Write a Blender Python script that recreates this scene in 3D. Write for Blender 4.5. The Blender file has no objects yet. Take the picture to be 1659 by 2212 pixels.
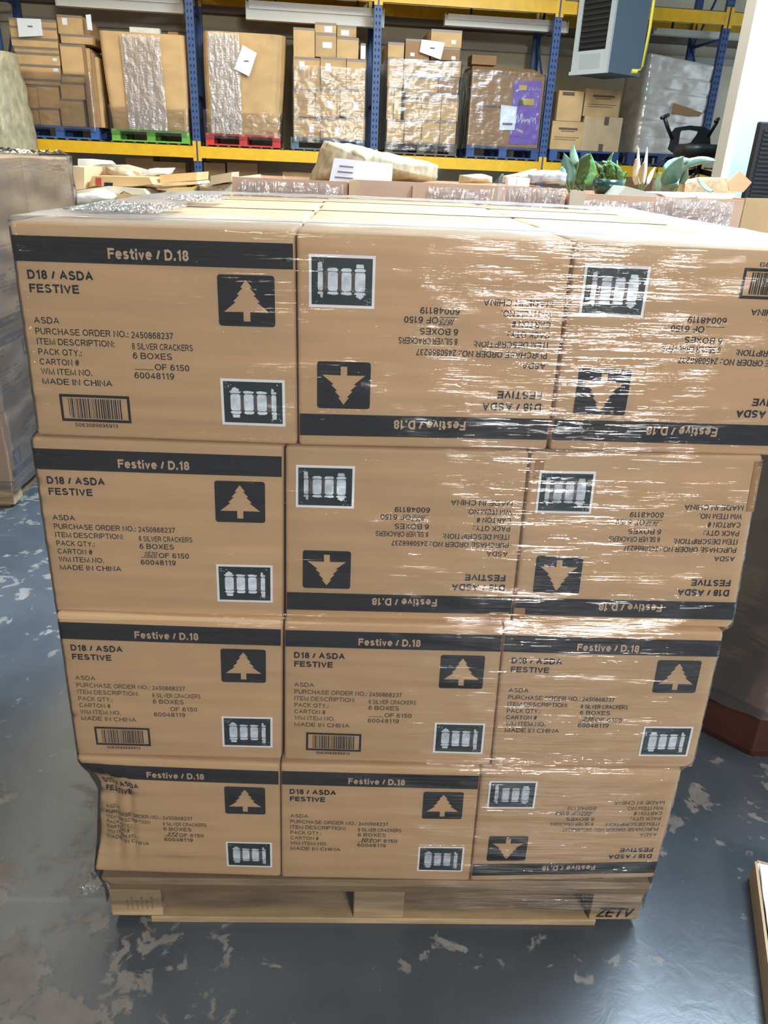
import bpy, bmesh, math, random
from mathutils import Vector, Matrix, noise
random.seed(7)
S = bpy.context.scene
COL = S.collection
PI = math.pi

# ------------------------------------------------------------------ camera
IW, IH, FPX = 1659.0, 2212.0, 1633.16
CAM = Vector((0.5656, -1.1835, 1.6032))
PITCH, YAW, ROLL = 0.4329, -0.0400, 0.0445
def cam_axes():
    c, s = math.cos(PITCH), math.sin(PITCH)
    f, u, r = Vector((0, c, -s)), Vector((0, s, c)), Vector((1, 0, 0))
    Z = Matrix.Rotation(YAW, 3, 'Z')
    f, u, r = Z @ f, Z @ u, Z @ r
    c, s = math.cos(ROLL), math.sin(ROLL)
    return c*r + s*u, -s*r + c*u, f
CR, CU, CF = cam_axes()
cd = bpy.data.cameras.new('camera'); co = bpy.data.objects.new('camera', cd); COL.objects.link(co)
M = Matrix((CR, CU, -CF)).transposed().to_4x4(); M.translation = CAM
co.matrix_world = M
cd.sensor_fit = 'VERTICAL'; cd.sensor_height = 36.0; cd.lens = 36.0*FPX/IH
cd.clip_start = 0.02; cd.clip_end = 100
S.camera = co
def ray(px, py): return CF + (px-829.5)/FPX*CR - (py-1106)/FPX*CU
def on_z(px, py, z):
    d = ray(px, py); return CAM + d*((z-CAM.z)/d.z)
def on_y(px, py, y):
    d = ray(px, py); return CAM + d*((y-CAM.y)/d.y)

# ------------------------------------------------------------------ world, exposure
S.view_settings.view_transform = 'Standard'; S.view_settings.look = 'None'
S.view_settings.gamma = 1.0; S.view_settings.use_curve_mapping = False
S.view_settings.exposure = 0.30
W = bpy.data.worlds.new('world'); S.world = W; W.use_nodes = True
W.node_tree.nodes['Background'].inputs[0].default_value = (0.62, 0.80, 1.0, 1)
W.node_tree.nodes['Background'].inputs[1].default_value = 1.0
S.cycles.use_denoising = True; S.cycles.use_adaptive_sampling = True; S.cycles.adaptive_threshold = 0.03
S.cycles.max_bounces = 6; S.cycles.transparent_max_bounces = 16
S.cycles.sample_clamp_indirect = 6.0

# rack frame: u runs along the rack, n goes into the depth of it
RYAW = math.radians(4.5)
RO = Vector((CAM.x-2.291, CAM.y+11.4, 0))
RU = Vector((math.cos(RYAW), math.sin(RYAW), 0)); RN = Vector((-math.sin(RYAW), math.cos(RYAW), 0))
def rw(u, n, z): return RO + RU*u + RN*n + Vector((0, 0, z))
def rk(px, py, n=0.0):
    d = ray(px, py); t = ((RO-CAM).dot(RN)+n)/d.dot(RN); P = CAM+d*t
    return (P-RO).dot(RU), P.z

# daylight through the side door and rooflight, plus an added glint light
def area(name, loc, target, sx, sy, power, color):
    l = bpy.data.lights.new(name, 'AREA'); l.shape = 'RECTANGLE'; l.size = sx; l.size_y = sy
    l.energy = power; l.color = color
    o = bpy.data.objects.new(name, l); COL.objects.link(o)
    o.location = loc; o.rotation_euler = (Vector(target)-Vector(loc)).to_track_quat('-Z', 'Y').to_euler()
    return o
DAY = (0.72, 0.87, 1.0)
area('daylight_side_door', (5.55, -1.2, 1.95), (0, -1.2, 1.95), 4.2, 3.6, 25, DAY)
area('added_glint_light', rw(3.35, -17.35, 3.75), rw(3.35, -10, 2.2), 1.6, 0.7, 330, (1.0, 0.97, 0.92))  # added light behind the camera, raises sparkles on the stretch film
area('daylight_rooflight', (3.45, 3.4, 5.57), (3.45, 3.4, 0), 1.8, 4.8, 1200, (0.66, 0.84, 1.0))

# ------------------------------------------------------------------ materials
MATS = {}
def nodes_of(name):
    m = bpy.data.materials.new(name); m.use_nodes = True
    return m, m.node_tree, m.node_tree.nodes, m.node_tree.links, m.node_tree.nodes['Principled BSDF']
def mat(name, col, rough=0.6, metal=0.0, var=0.0, scale=(8, 8, 8), bump=0.0, spec=0.5, emit=0.0, trans=0.0):
    if name in MATS: return MATS[name]
    m, nt, N, L, b = nodes_of(name)
    b.inputs['Roughness'].default_value = rough; b.inputs['Metallic'].default_value = metal
    b.inputs['Specular IOR Level'].default_value = spec
    c = (*col, 1)
    b.inputs['Base Color'].default_value = c
    if var or bump:
        tc = N.new('ShaderNodeTexCoord'); mp = N.new('ShaderNodeMapping'); mp.inputs['Scale'].default_value = scale
        L.new(tc.outputs['Object'], mp.inputs['Vector'])
        nz = N.new('ShaderNodeTexNoise'); nz.inputs['Scale'].default_value = 1.0; nz.inputs['Detail'].default_value = 5
        L.new(mp.outputs[0], nz.inputs['Vector'])
        if var:
            oi = N.new('ShaderNodeObjectInfo')
            ad = N.new('ShaderNodeMath'); ad.operation = 'MULTIPLY_ADD'; ad.inputs[1].default_value = 0.35; ad.inputs[2].default_value = -0.17
            L.new(oi.outputs['Random'], ad.inputs[0])
            su = N.new('ShaderNodeMath'); su.operation = 'ADD'; L.new(nz.outputs[0], su.inputs[0]); L.new(ad.outputs[0], su.inputs[1])
            rp = N.new('ShaderNodeValToRGB')
            rp.color_ramp.elements[0].position = 0.2; rp.color_ramp.elements[1].position = 0.8
            rp.color_ramp.elements[0].color = (*[x*(1-var) for x in col], 1)
            rp.color_ramp.elements[1].color = (*[min(1, x*(1+var)) for x in col], 1)
            L.new(su.outputs[0], rp.inputs[0]); L.new(rp.outputs[0], b.inputs['Base Color'])
        if bump:
            bp = N.new('ShaderNodeBump'); bp.inputs['Strength'].default_value = bump; bp.inputs['Distance'].default_value = 0.01
            L.new(nz.outputs[0], bp.inputs['Height']); L.new(bp.outputs[0], b.inputs['Normal'])
    if emit:
        b.inputs['Emission Color'].default_value = c; b.inputs['Emission Strength'].default_value = emit
    MATS[name] = m
    return m
def film_mat(name, streak=(4, 4, 130), strength=0.5, base=0.05, rough=0.09, haze=0.05, tint=(1, 1, 1), fres=1.6):
    m, nt, N, L, b = nodes_of(name); N.remove(b)
    out = N['Material Output']
    tc = N.new('ShaderNodeTexCoord'); mp = N.new('ShaderNodeMapping'); mp.inputs['Scale'].default_value = streak
    L.new(tc.outputs['Object'], mp.inputs['Vector'])
    n1 = N.new('ShaderNodeTexNoise'); n1.inputs['Scale'].default_value = 1; n1.inputs['Detail'].default_value = 4
    L.new(mp.outputs[0], n1.inputs['Vector'])
    mp2 = N.new('ShaderNodeMapping'); mp2.inputs['Scale'].default_value = (streak[0]*0.7, streak[1]*0.7, streak[2]*0.12)
    L.new(tc.outputs['Object'], mp2.inputs['Vector'])
    n2 = N.new('ShaderNodeTexNoise'); n2.inputs['Scale'].default_value = 1; n2.inputs['Detail'].default_value = 2
    L.new(mp2.outputs[0], n2.inputs['Vector'])
    b1 = N.new('ShaderNodeBump'); b1.inputs['Strength'].default_value = strength; b1.inputs['Distance'].default_value = 0.006
    L.new(n1.outputs[0], b1.inputs['Height'])
    b2 = N.new('ShaderNodeBump'); b2.inputs['Strength'].default_value = strength; b2.inputs['Distance'].default_value = 0.03
    L.new(n2.outputs[0], b2.inputs['Height']); L.new(b1.outputs[0], b2.inputs['Normal'])
    fr = N.new('ShaderNodeFresnel'); fr.inputs['IOR'].default_value = 1.45
    mm = N.new('ShaderNodeMath'); mm.operation = 'MULTIPLY_ADD'; mm.inputs[1].default_value = fres; mm.inputs[2].default_value = base
    mm.use_clamp = True
    L.new(fr.outputs[0], mm.inputs[0])
    tr = N.new('ShaderNodeBsdfTransparent'); tr.inputs[0].default_value = (*tint, 1)
    gl = N.new('ShaderNodeBsdfGlossy'); gl.inputs['Roughness'].default_value = rough
    L.new(b2.outputs[0], gl.inputs['Normal'])
    df = N.new('ShaderNodeBsdfDiffuse'); df.inputs[0].default_value = (0.85, 0.86, 0.88, 1)
    m1 = N.new('ShaderNodeMixShader'); m1.inputs[0].default_value = haze
    L.new(tr.outputs[0], m1.inputs[1]); L.new(df.outputs[0], m1.inputs[2])
    m2 = N.new('ShaderNodeMixShader'); L.new(mm.outputs[0], m2.inputs[0])
    L.new(m1.outputs[0], m2.inputs[1]); L.new(gl.outputs[0], m2.inputs[2])
    L.new(m2.outputs[0], out.inputs['Surface'])
    MATS[name] = m
    return m
KRAFT = mat('kraft', (0.545, 0.365, 0.205), 0.62, var=0.08, scale=(3, 3, 40), spec=0.5)
KRAFT_B = mat('kraft_rack', (0.60, 0.385, 0.175), 0.7, var=0.18, scale=(4, 4, 6), spec=0.3)
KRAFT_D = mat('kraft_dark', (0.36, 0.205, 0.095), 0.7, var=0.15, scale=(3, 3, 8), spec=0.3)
KRAFT_P = mat('kraft_pink', (0.60, 0.385, 0.265), 0.7, var=0.12, scale=(3, 3, 10), spec=0.3)
KRAFT_L = mat('kraft_light', (0.62, 0.45, 0.26), 0.7, var=0.18, scale=(5, 5, 5), spec=0.3)
INK = mat('ink', (0.026, 0.026, 0.029), 0.8, spec=0.15)
INK_F = mat('ink_faint', (0.11, 0.078, 0.054), 0.8, spec=0.15)
PEN = mat('pen', (0.05, 0.045, 0.05), 0.6)
CREAM = mat('print_gap', (0.56, 0.40, 0.27), 0.7)
WHITE = mat('label_white', (0.86, 0.87, 0.90), 0.5)
TEAL = mat('label_teal', (0.018, 0.030, 0.032), 0.45)
SILVER = mat('label_silver', (0.62, 0.68, 0.78), 0.5, var=0.35, scale=(90, 90, 90))
SILVER_D = mat('label_gap', (0.11, 0.09, 0.10), 0.5, var=0.5, scale=(120, 120, 120))
TAPE = mat('tape', (0.36, 0.20, 0.075), 0.3)
TAPE_C = mat('tape_clear', (0.60, 0.48, 0.33), 0.35)
WOOD = mat('wood', (0.31, 0.22, 0.125), 0.8, var=0.55, scale=(6, 30, 45), bump=0.2)
WOOD_D = mat('wood_dark', (0.20, 0.135, 0.07), 0.85, var=0.4, scale=(6, 40, 40), bump=0.2)
BLUE = mat('rack_blue', (0.040, 0.085, 0.215), 0.45, var=0.2, scale=(6, 6, 6))
YELLOW = mat('rack_yellow', (0.83, 0.46, 0.012), 0.45, var=0.12, scale=(9, 9, 9))
DECK = mat('rack_deck', (0.12, 0.10, 0.07), 0.6, var=0.3)
HOLE = mat('slot_black', (0.008, 0.010, 0.015), 0.7)
BLACK = mat('black_plastic', (0.010, 0.010, 0.012), 0.45)
PAPER = mat('paper', (0.82, 0.83, 0.84), 0.6)
FOAM = mat('foam_white', (0.85, 0.80, 0.70), 0.6, var=0.15)
CLEARBAG = film_mat('film_bag', streak=(14, 14, 14), strength=0.8, base=0.04, rough=0.14, haze=0.10)
FILM = film_mat('film_main', streak=(6, 6, 170), strength=0.55, base=0.045, rough=0.055, haze=0.008)
FILM_T = film_mat('film_fold', streak=(9, 9, 9), strength=0.5, base=0.03, rough=0.32, haze=0.10, fres=0.6)
FILM_B = film_mat('film_rack', streak=(7, 7, 40), strength=0.7, base=0.05, rough=0.18, haze=0.02)
FILM_G = film_mat('film_grey', streak=(5, 5, 30), strength=0.7, base=0.07, rough=0.16, haze=0.06, tint=(0.84, 0.81, 0.80))

def floor_mat():
    m, nt, N, L, b = nodes_of('floor_paint')
    tc = N.new('ShaderNodeTexCoord')
    def nz(sc, det, rough=0.55, dist=0.0):
        n = N.new('ShaderNodeTexNoise'); n.inputs['Scale'].default_value = sc; n.inputs['Detail'].default_value = det
        n.inputs['Roughness'].default_value = rough; n.inputs['Distortion'].default_value = dist
        L.new(tc.outputs['Object'], n.inputs['Vector']); return n
    def ramp(src, stops):
        r = N.new('ShaderNodeValToRGB'); cr = r.color_ramp
        cr.elements[0].position, cr.elements[0].color = stops[0][0], (*stops[0][1], 1)
        cr.elements[1].position, cr.elements[1].color = stops[-1][0], (*stops[-1][1], 1)
        for p, c in stops[1:-1]:
            e = cr.elements.new(p); e.color = (*c, 1)
        L.new(src, r.inputs[0]); return r
    # worn areas gather in big patches, flakes inside them have sharp irregular edges
    big = nz(1.3, 3); fl = nz(15.0, 8, 0.60, 0.4)
    su = N.new('ShaderNodeMath'); su.operation = 'MULTIPLY_ADD'; su.inputs[1].default_value = 0.55
    L.new(big.outputs[0], su.inputs[0]); L.new(fl.outputs[0], su.inputs[2])
    sx = N.new('ShaderNodeSeparateXYZ'); L.new(tc.outputs['Object'], sx.inputs[0])
    wx = N.new('ShaderNodeMapRange'); wx.inputs['From Min'].default_value = 1.7; wx.inputs['From Max'].default_value = -0.2
    wx.inputs['To Min'].default_value = -0.10; wx.inputs['To Max'].default_value = 0.035
    L.new(sx.outputs[0], wx.inputs[0])
    sb = N.new('ShaderNodeMath'); sb.operation = 'ADD'; L.new(su.outputs[0], sb.inputs[0]); L.new(wx.outputs[0], sb.inputs[1])
    su = sb
    worn = ramp(su.outputs[0], [(0.845, (0, 0, 0)), (0.885, (1, 1, 1))])
    paint = ramp(nz(3.0, 6).outputs[0], [(0.3, (0.052, 0.064, 0.078)), (0.7, (0.092, 0.110, 0.130))])
    bare = ramp(nz(9, 4).outputs[0], [(0.3, (0.16, 0.15, 0.14)), (0.7, (0.27, 0.255, 0.24))])
    mx = N.new('ShaderNodeMixRGB'); L.new(worn.outputs[0], mx.inputs[0]); L.new(paint.outputs[0], mx.inputs[1]); L.new(bare.outputs[0], mx.inputs[2])
    # scuffs: thin long scratches
    mp = N.new('ShaderNodeMapping'); mp.inputs['Rotation'].default_value = (0, 0, 0.5); mp.inputs['Scale'].default_value = (1.2, 26, 1)
    L.new(tc.outputs['Object'], mp.inputs['Vector'])
    sc = N.new('ShaderNodeTexNoise'); sc.inputs['Scale'].default_value = 1.0; sc.inputs['Detail'].default_value = 5
    L.new(mp.outputs[0], sc.inputs['Vector'])
    scr = ramp(sc.outputs[0], [(0.66, (0, 0, 0)), (0.72, (0.45, 0.45, 0.45))])
    m2 = N.new('ShaderNodeMixRGB'); L.new(scr.outputs[0], m2.inputs[0]); L.new(mx.outputs[0], m2.inputs[1]); m2.inputs[2].default_value = (0.19, 0.20, 0.21, 1)
    L.new(m2.outputs[0], b.inputs['Base Color'])
    rr = N.new('ShaderNodeMapRange'); rr.inputs['To Min'].default_value = 0.30; rr.inputs['To Max'].default_value = 0.75
    L.new(worn.outputs[0], rr.inputs[0]); L.new(rr.outputs[0], b.inputs['Roughness'])
    bp = N.new('ShaderNodeBump'); bp.inputs['Strength'].default_value = 0.25; bp.inputs['Distance'].default_value = 0.004
    L.new(fl.outputs[0], bp.inputs['Height']); L.new(bp.outputs[0], b.inputs['Normal'])
    return m
FLOOR = floor_mat()
WALL = mat('wall_cream', (0.74, 0.66, 0.47), 0.8, var=0.10, scale=(1.5, 1.5, 1.5))
WALL2 = mat('wall_grey', (0.20, 0.205, 0.21), 0.85, var=0.06, scale=(1, 1, 1))
CEIL = mat('ceiling_sheet', (0.24, 0.24, 0.24), 0.85)
LAMP = mat('lamp_diffuser', (1.0, 0.91, 0.75), 0.5, emit=33.0)

# ------------------------------------------------------------------ mesh helpers
class MB:
    def __init__(s): s.v = []; s.f = []; s.m = []; s.k = 0
    def add(s, vs, fs):
        o = len(s.v); s.v += [Vector(p) for p in vs]
        for f in fs: s.f.append([o+i for i in f]); s.m.append(s.k)
        return s
    def box(s, a, b):
        (x0, y0, z0), (x1, y1, z1) = a, b
        return s.hexa([(x0, y0, z0), (x1, y0, z0), (x1, y1, z0), (x0, y1, z0), (x0, y0, z1), (x1, y0, z1), (x1, y1, z1), (x0, y1, z1)])
    def hexa(s, p):
        return s.add(p, [(3, 2, 1, 0), (4, 5, 6, 7), (0, 1, 5, 4), (1, 2, 6, 5), (2, 3, 7, 6), (3, 0, 4, 7)])
    def rbox(s, a, b):                      # box in the rack frame: (u, n, z)
        (x0, y0, z0), (x1, y1, z1) = a, b
        return s.hexa([rw(*p) for p in [(x0, y0, z0), (x1, y0, z0), (x1, y1, z0), (x0, y1, z0), (x0, y0, z1), (x1, y0, z1), (x1, y1, z1), (x0, y1, z1)]])
    def tube(s, pts, r, n=8, cap=True):
        pts = [Vector(p) for p in pts]; rs = r if isinstance(r, (list, tuple)) else [r]*len(pts)
        rings = []
        for i, p in enumerate(pts):
            t = (pts[min(i+1, len(pts)-1)]-pts[max(i-1, 0)]).normalized()
            a = t.cross(Vector((0, 0, 1)) if abs(t.z) < 0.9 else Vector((1, 0, 0))).normalized(); b = t.cross(a)
            rings.append([p+(a*math.cos(2*PI*k/n)+b*math.sin(2*PI*k/n))*rs[i] for k in range(n)])
        return s.loft(rings, cap)
    def loft(s, rings, cap=True):
        n = len(rings[0]); vs = [p for r in rings for p in r]; fs = []
        for i in range(len(rings)-1):
            for k in range(n): fs.append((i*n+k, i*n+(k+1) % n, (i+1)*n+(k+1) % n, (i+1)*n+k))
        if cap: fs += [tuple(range(n))[::-1], tuple((len(rings)-1)*n+k for k in range(n))]
        return s.add(vs, fs)
    def grid(s, fn, nu, nv):
        vs = [fn(i/nu, j/nv) for j in range(nv+1) for i in range(nu+1)]
        return s.add(vs, [(j*(nu+1)+i, j*(nu+1)+i+1, (j+1)*(nu+1)+i+1, (j+1)*(nu+1)+i) for j in range(nv) for i in range(nu)])
    def build(s, name, mats, parent=None, smooth=False, bevel=0.0, thick=0.0):
        me = bpy.data.meshes.new(name)
        org = parent_loc(parent) if parent else Vector((0, 0, 0))
        base = org
        if not parent:
            xs = [p.x for p in s.v]; ys = [p.y for p in s.v]; zs = [p.z for p in s.v]
            base = Vector(((min(xs)+max(xs))/2, (min(ys)+max(ys))/2, min(zs)))
        me.from_pydata([p-base for p in s.v], [], s.f)
        for mm in (mats if isinstance(mats, (list, tuple)) else [mats]): me.materials.append(mm)
        me.polygons.foreach_set('material_index', s.m)
        if smooth: me.polygons.foreach_set('use_smooth', [True]*len(me.polygons))
        me.update()
        o = bpy.data.objects.new(name, me); COL.objects.link(o)
        if parent: o.parent = parent
        else: o.location = base
        if thick:
            md = o.modifiers.new('t', 'SOLIDIFY'); md.thickness = thick; md.offset = 0
        if bevel:
            md = o.modifiers.new('b', 'BEVEL'); md.width = bevel; md.segments = 2; md.limit_method = 'ANGLE'
        return o
def parent_loc(p):
    v = Vector(p.location)
    while p.parent: p = p.parent; v += Vector(p.location)
    return v
def tag(o, label=None, cat=None, group=None, kind=None):
    if label: o['label'] = label
    if cat: o['category'] = cat
    if group: o['group'] = group
    if kind: o['kind'] = kind
    return o
def thing(name, loc, label, cat, group=None):
    o = bpy.data.objects.new(name, None); o.empty_display_size = 0.1; COL.objects.link(o); o.location = loc
    return tag(o, label, cat, group)
def bx(name, a, b, m, parent=None, bevel=0.0): return MB().box(a, b).build(name, m, parent, bevel=bevel)
def rbx(name, a, b, m, parent=None, bevel=0.0): return MB().rbox(a, b).build(name, m, parent, bevel=bevel)
def struct(o): o['kind'] = 'structure'; return o
def nrand(p, s=1.0): return noise.noise(Vector(p)*s)

# ------------------------------------------------------------------ the setting
o = MB().box((-7.5, -8.5, -0.1), (7.5, 13.2, 0)).build('floor', FLOOR); struct(o)
struct(rbx('wall_back', (-6, 1.5, 0), (11, 1.7, 5.8), WALL))
struct(rbx('wall_left', (-4.6, -18, 0), (-4.4, 1.5, 5.8), WALL2))
struct(rbx('ceiling', (-4.6, -18, 5.6), (11, 1.6, 5.75), CEIL))
# right wall with the open side loading door (y from -3.3 to 0.9)
mb = MB(); mb.box((5.6, -8.4, 0), (5.8, -3.3, 5.6)); mb.box((5.6, 0.9, 0), (5.8, 9.2, 5.6)); mb.box((5.6, -3.3, 3.8), (5.8, 0.9, 5.6))
struct(mb.build('wall_right', WALL2))
# end wall behind the camera with an added opening for the glint light (u 2.55 to 4.15)
mb = MB(); mb.rbox((-4.6, -17.6, 0), (2.55, -17.4, 5.6)); mb.rbox((4.15, -17.6, 0), (9.5, -17.4, 5.6)); mb.rbox((2.55, -17.6, 4.1), (4.15, -17.4, 5.6)); mb.rbox((2.55, -17.6, 0), (4.15, -17.4, 3.4))
struct(mb.build('wall_front', WALL2))
# horizontal steel rail and cable trunking along the back wall
struct(rbx('trim_1', (-4.3, 1.28, 3.42), (10, 1.5, 3.62), mat('girt', (0.16, 0.135, 0.10), 0.6)))
struct(rbx('trim_2', (-4.3, 1.38, 3.18), (10, 1.5, 3.26), mat('trunk', (0.46, 0.43, 0.36), 0.5)))
# rooflight strip that lets the daylight in
struct(bx('window_1', (2.5, 0.95, 5.585), (4.4, 5.85, 5.60), mat('rooflight', (0.75, 0.85, 0.95), 0.4)))
# white partition that closes the rack off, with a beige end
pa = on_y(1618, 60, 5.6); pb = on_y(1560, 380, 5.6)
px0 = (pa.x+pb.x)/2
WP = mat('partition_white', (0.38, 0.47, 0.52), 0.5)
w = struct(MB().box((px0+0.06, 5.6, 0), (5.6, 5.75, 5.6)).build('wall_partition', WP))
mb = MB().box((px0, 5.59, 0), (px0+0.062, 5.78, 5.6)); mb.build('trim_3', mat('partition_edge', (0.60, 0.53, 0.42), 0.6))
struct(bpy.data.objects['trim_3'])

# unseen ceiling strip lights for the hall, some added to brighten the racking
for i, (x, y) in enumerate([(2.4, -4.2), (-2.8, -3.6), (0.0, -3.4), (-2.2, 3.0), (0.5, 2.8), (-2.4, 5.6), (0.6, 6.2), (-1.2, 8.4), (1.6, 8.0), (-3.2, 7.6)]):
    t = thing('ceiling_light', (x, y, 4.7), 'unseen long white ceiling strip light hanging from rods under the roof', 'light', 'hanging ceiling strip lights')
    bx('housing', (x-0.09, y-0.9, 4.73), (x+0.09, y+0.9, 4.80), mat('lamp_white', (0.8, 0.8, 0.78), 0.5), t)
    bx('diffuser', (x-0.075, y-0.88, 4.70), (x+0.075, y+0.88, 4.735), LAMP, t)
    for s in (-0.6, 0.6): MB().tube([(x, y+s, 4.79), (x, y+s, 5.62)], 0.006, 6).build('rod', BLACK, t)

# ------------------------------------------------------------------ lettering
def arc(cx, cy, rx, ry, a0, a1, n=10):
    return [(cx+rx*math.cos(math.radians(a0+(a1-a0)*k/n)), cy+ry*math.sin(math.radians(a0+(a1-a0)*k/n))) for k in range(n+1)]
OV = lambda rx: arc(rx, .5, rx, .5, 90, 450, 20)
SS = arc(.30, .745, .25, .255, 25, 180, 8)+[(.09, .63), (.30, .52), (.50, .42)]+arc(.30, .26, .29, .26, 20, -165, 10)
GL_ = {  # plain sans capitals, figures and a few small letters as pen strokes on a unit cap height
 'A': (.70, [[(0, 0), (.35, 1), (.70, 0)], [(.13, .36), (.57, .36)]]),
 'B': (.60, [[(0, 0), (0, 1), (.34, 1)]+arc(.34, .76, .20, .24, 90, -90)+[(0, .52)], [(.34, .52)]+arc(.37, .26, .23, .26, 90, -90)+[(0, 0)]]),
 'C': (.68, [arc(.36, .5, .36, .5, 38, 322, 18)]),
 'D': (.64, [[(0, 0), (0, 1), (.28, 1)]+arc(.28, .5, .36, .5, 90, -90, 14)+[(0, 0)]]),
 'E': (.54, [[(.54, 1), (0, 1), (0, 0), (.54, 0)], [(0, .53), (.50, .53)]]),
 'F': (.50, [[(.50, 1), (0, 1), (0, 0)], [(0, .52), (.44, .52)]]),
 'H': (.60, [[(0, 0), (0, 1)], [(.60, 0), (.60, 1)], [(0, .53), (.60, .53)]]),
 'I': (.02, [[(.01, 0), (.01, 1)]]), 'K': (.60, [[(0, 0), (0, 1)], [(.58, 1), (0, .38)], [(.20, .58), (.60, 0)]]),
 'L': (.48, [[(0, 1), (0, 0), (.48, 0)]]), 'M': (.72, [[(0, 0), (0, 1), (.36, .02), (.72, 1), (.72, 0)]]),
 'N': (.60, [[(0, 0), (0, 1), (.60, 0), (.60, 1)]]), 'O': (.74, [OV(.37)]),
 'P': (.56, [[(0, 0), (0, 1), (.32, 1)]+arc(.32, .73, .24, .27, 90, -90)+[(0, .46)]]),
 'Q': (.74, [OV(.37), [(.44, .26), (.74, -.04)]]),
 'R': (.62, [[(0, 0), (0, 1), (.36, 1)]+arc(.36, .745, .22, .255, 90, -90)+[(0, .49)], [(.34, .49), (.62, 0)]]),
 'S': (.60, [SS]), 'T': (.58, [[(0, 1), (.58, 1)], [(.29, 1), (.29, 0)]]),
 'U': (.60, [[(0, 1)]+[(0, .32)]+arc(.30, .32, .30, .32, 180, 360, 10)+[(.60, 1)]]),
 'V': (.64, [[(0, 1), (.32, 0), (.64, 1)]]), 'W': (.92, [[(0, 1), (.22, 0), (.46, .98), (.70, 0), (.92, 1)]]),
 'X': (.60, [[(0, 1), (.60, 0)], [(0, 0), (.60, 1)]]), 'Y': (.60, [[(0, 1), (.30, .46), (.60, 1)], [(.30, .46), (.30, 0)]]),
 'Z': (.56, [[(0, 1), (.56, 1), (0, 0), (.56, 0)]]),
 '0': (.46, [OV(.23)]), '1': (.28, [[(0, .76), (.24, 1), (.24, 0)]]),
 '2': (.46, [arc(.23, .74, .23, .26, 165, -20, 8)+[(.34, .46), (.0, 0), (.46, 0)]]),
 '3': (.46, [arc(.22, .75, .21, .25, 155, -85, 9), arc(.22, .265, .24, .265, 85, -155, 9)]),
 '4': (.48, [[(.36, 0), (.36, 1), (0, .27), (.48, .27)]]),
 '5': (.46, [[(.43, 1), (.09, 1), (.04, .50)]+arc(.22, .31, .24, .31, 125, -155, 11)]),
 '6': (.46, [arc(.25, .70, .22, .30, 30, 120, 5)+[(.04, .62), (0, .36)]+arc(.23, .31, .23, .31, 180, 540, 16)]),
 '7': (.46, [[(0, 1), (.46, 1), (.26, .50), (.15, 0)]]),
 '8': (.46, [arc(.23, .755, .20, .245, 90, 450, 16), arc(.23, .265, .23, .265, 90, 450, 16)]),
 '9': (.46, [arc(.21, .30, .22, .30, 210, 300, 5)+[(.42, .38), (.46, .64)]+arc(.23, .69, .23, .31, 0, 360, 16)]),
 'e': (.48, [[(.02, .38), (.48, .38)]+arc(.24, .36, .24, .36, 4, 322, 16)]),
 's': (.42, [[(x_*.72, y_*.72) for x_, y_ in SS]]), 't': (.26, [[(.12, .95), (.12, .10), (.20, .0), (.26, .01)], [(0, .70), (.26, .70)]]),
 'i': (.02, [[(.01, 0), (.01, .58)], [(.01, .97), (.01, 1)]]), 'v': (.44, [[(0, .72), (.22, 0), (.44, .72)]]),
 '/': (.26, [[(0, 0), (.26, 1)]]), '.': (.03, [[(.015, 0), (.015, .06)]]), ':': (.03, [[(.015, 0), (.015, .07)], [(.015, .60), (.015, .68)]]),
 '#': (.52, [[(.10, 0), (.20, 1)], [(.34, 0), (.44, 1)], [(0, .34), (.50, .34)], [(.03, .66), (.52, .66)]]),
}
FONT_CACHE = {}
def glyphs(txt, bold):
    """strokes of the text as thin ribbons, x scaled to 0..1, y in cap heights"""
    key = (txt, bold)
    if key in FONT_CACHE: return FONT_CACHE[key]
    th = .215 if bold else .148
    V, F_ = [], []; x = 0.0
    for ch in txt:
        if ch == ' ': x += .34; continue
        w_, strokes = GL_[ch]
        for st in strokes:
            P = [Vector((x+th/2+a, th/2+b*(1-th))) for a, b in st]; n = len(P); o = len(V)
            closed = (P[0]-P[-1]).length < 1e-4
            for i_, p in enumerate(P):
                a = P[i_-1] if i_ > 0 else (P[-2] if closed else None); b = P[i_+1] if i_ < n-1 else (P[1] if closed else None)
                d1 = (p-a).normalized() if a is not None else None; d2 = (b-p).normalized() if b is not None else None
                d1 = d1 or d2; d2 = d2 or d1
                n1, n2 = Vector((-d1.y, d1.x)), Vector((-d2.y, d2.x)); m_ = (n1+n2)
                m_ = m_.normalized() if m_.length > .15 else n1
                k = min(1.9, 1/max(.3, m_.dot(n1)))*th/2
                e_ = Vector((0, 0))
                if not closed and i_ == 0: e_ = -d2*th/2*(.98 if abs(d2.x) < .3 or abs(d2.y) < .3 else 0)
                if not closed and i_ == n-1: e_ = d1*th/2*(.98 if abs(d1.x) < .3 or abs(d1.y) < .3 else 0)
                V += [p+m_*k+e_, p-m_*k+e_]
            F_ += [(o+2*i_, o+2*i_+1, o+2*i_+3, o+2*i_+2) for i_ in range(n-1)]
        x += w_+th+.11
    x0 = min(v.x for v in V); x1 = max(v.x for v in V)
    FONT_CACHE[key] = ([((v.x-x0)/(x1-x0), v.y) for v in V], F_)
    return FONT_CACHE[key]
CAPH = 1.0

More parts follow.
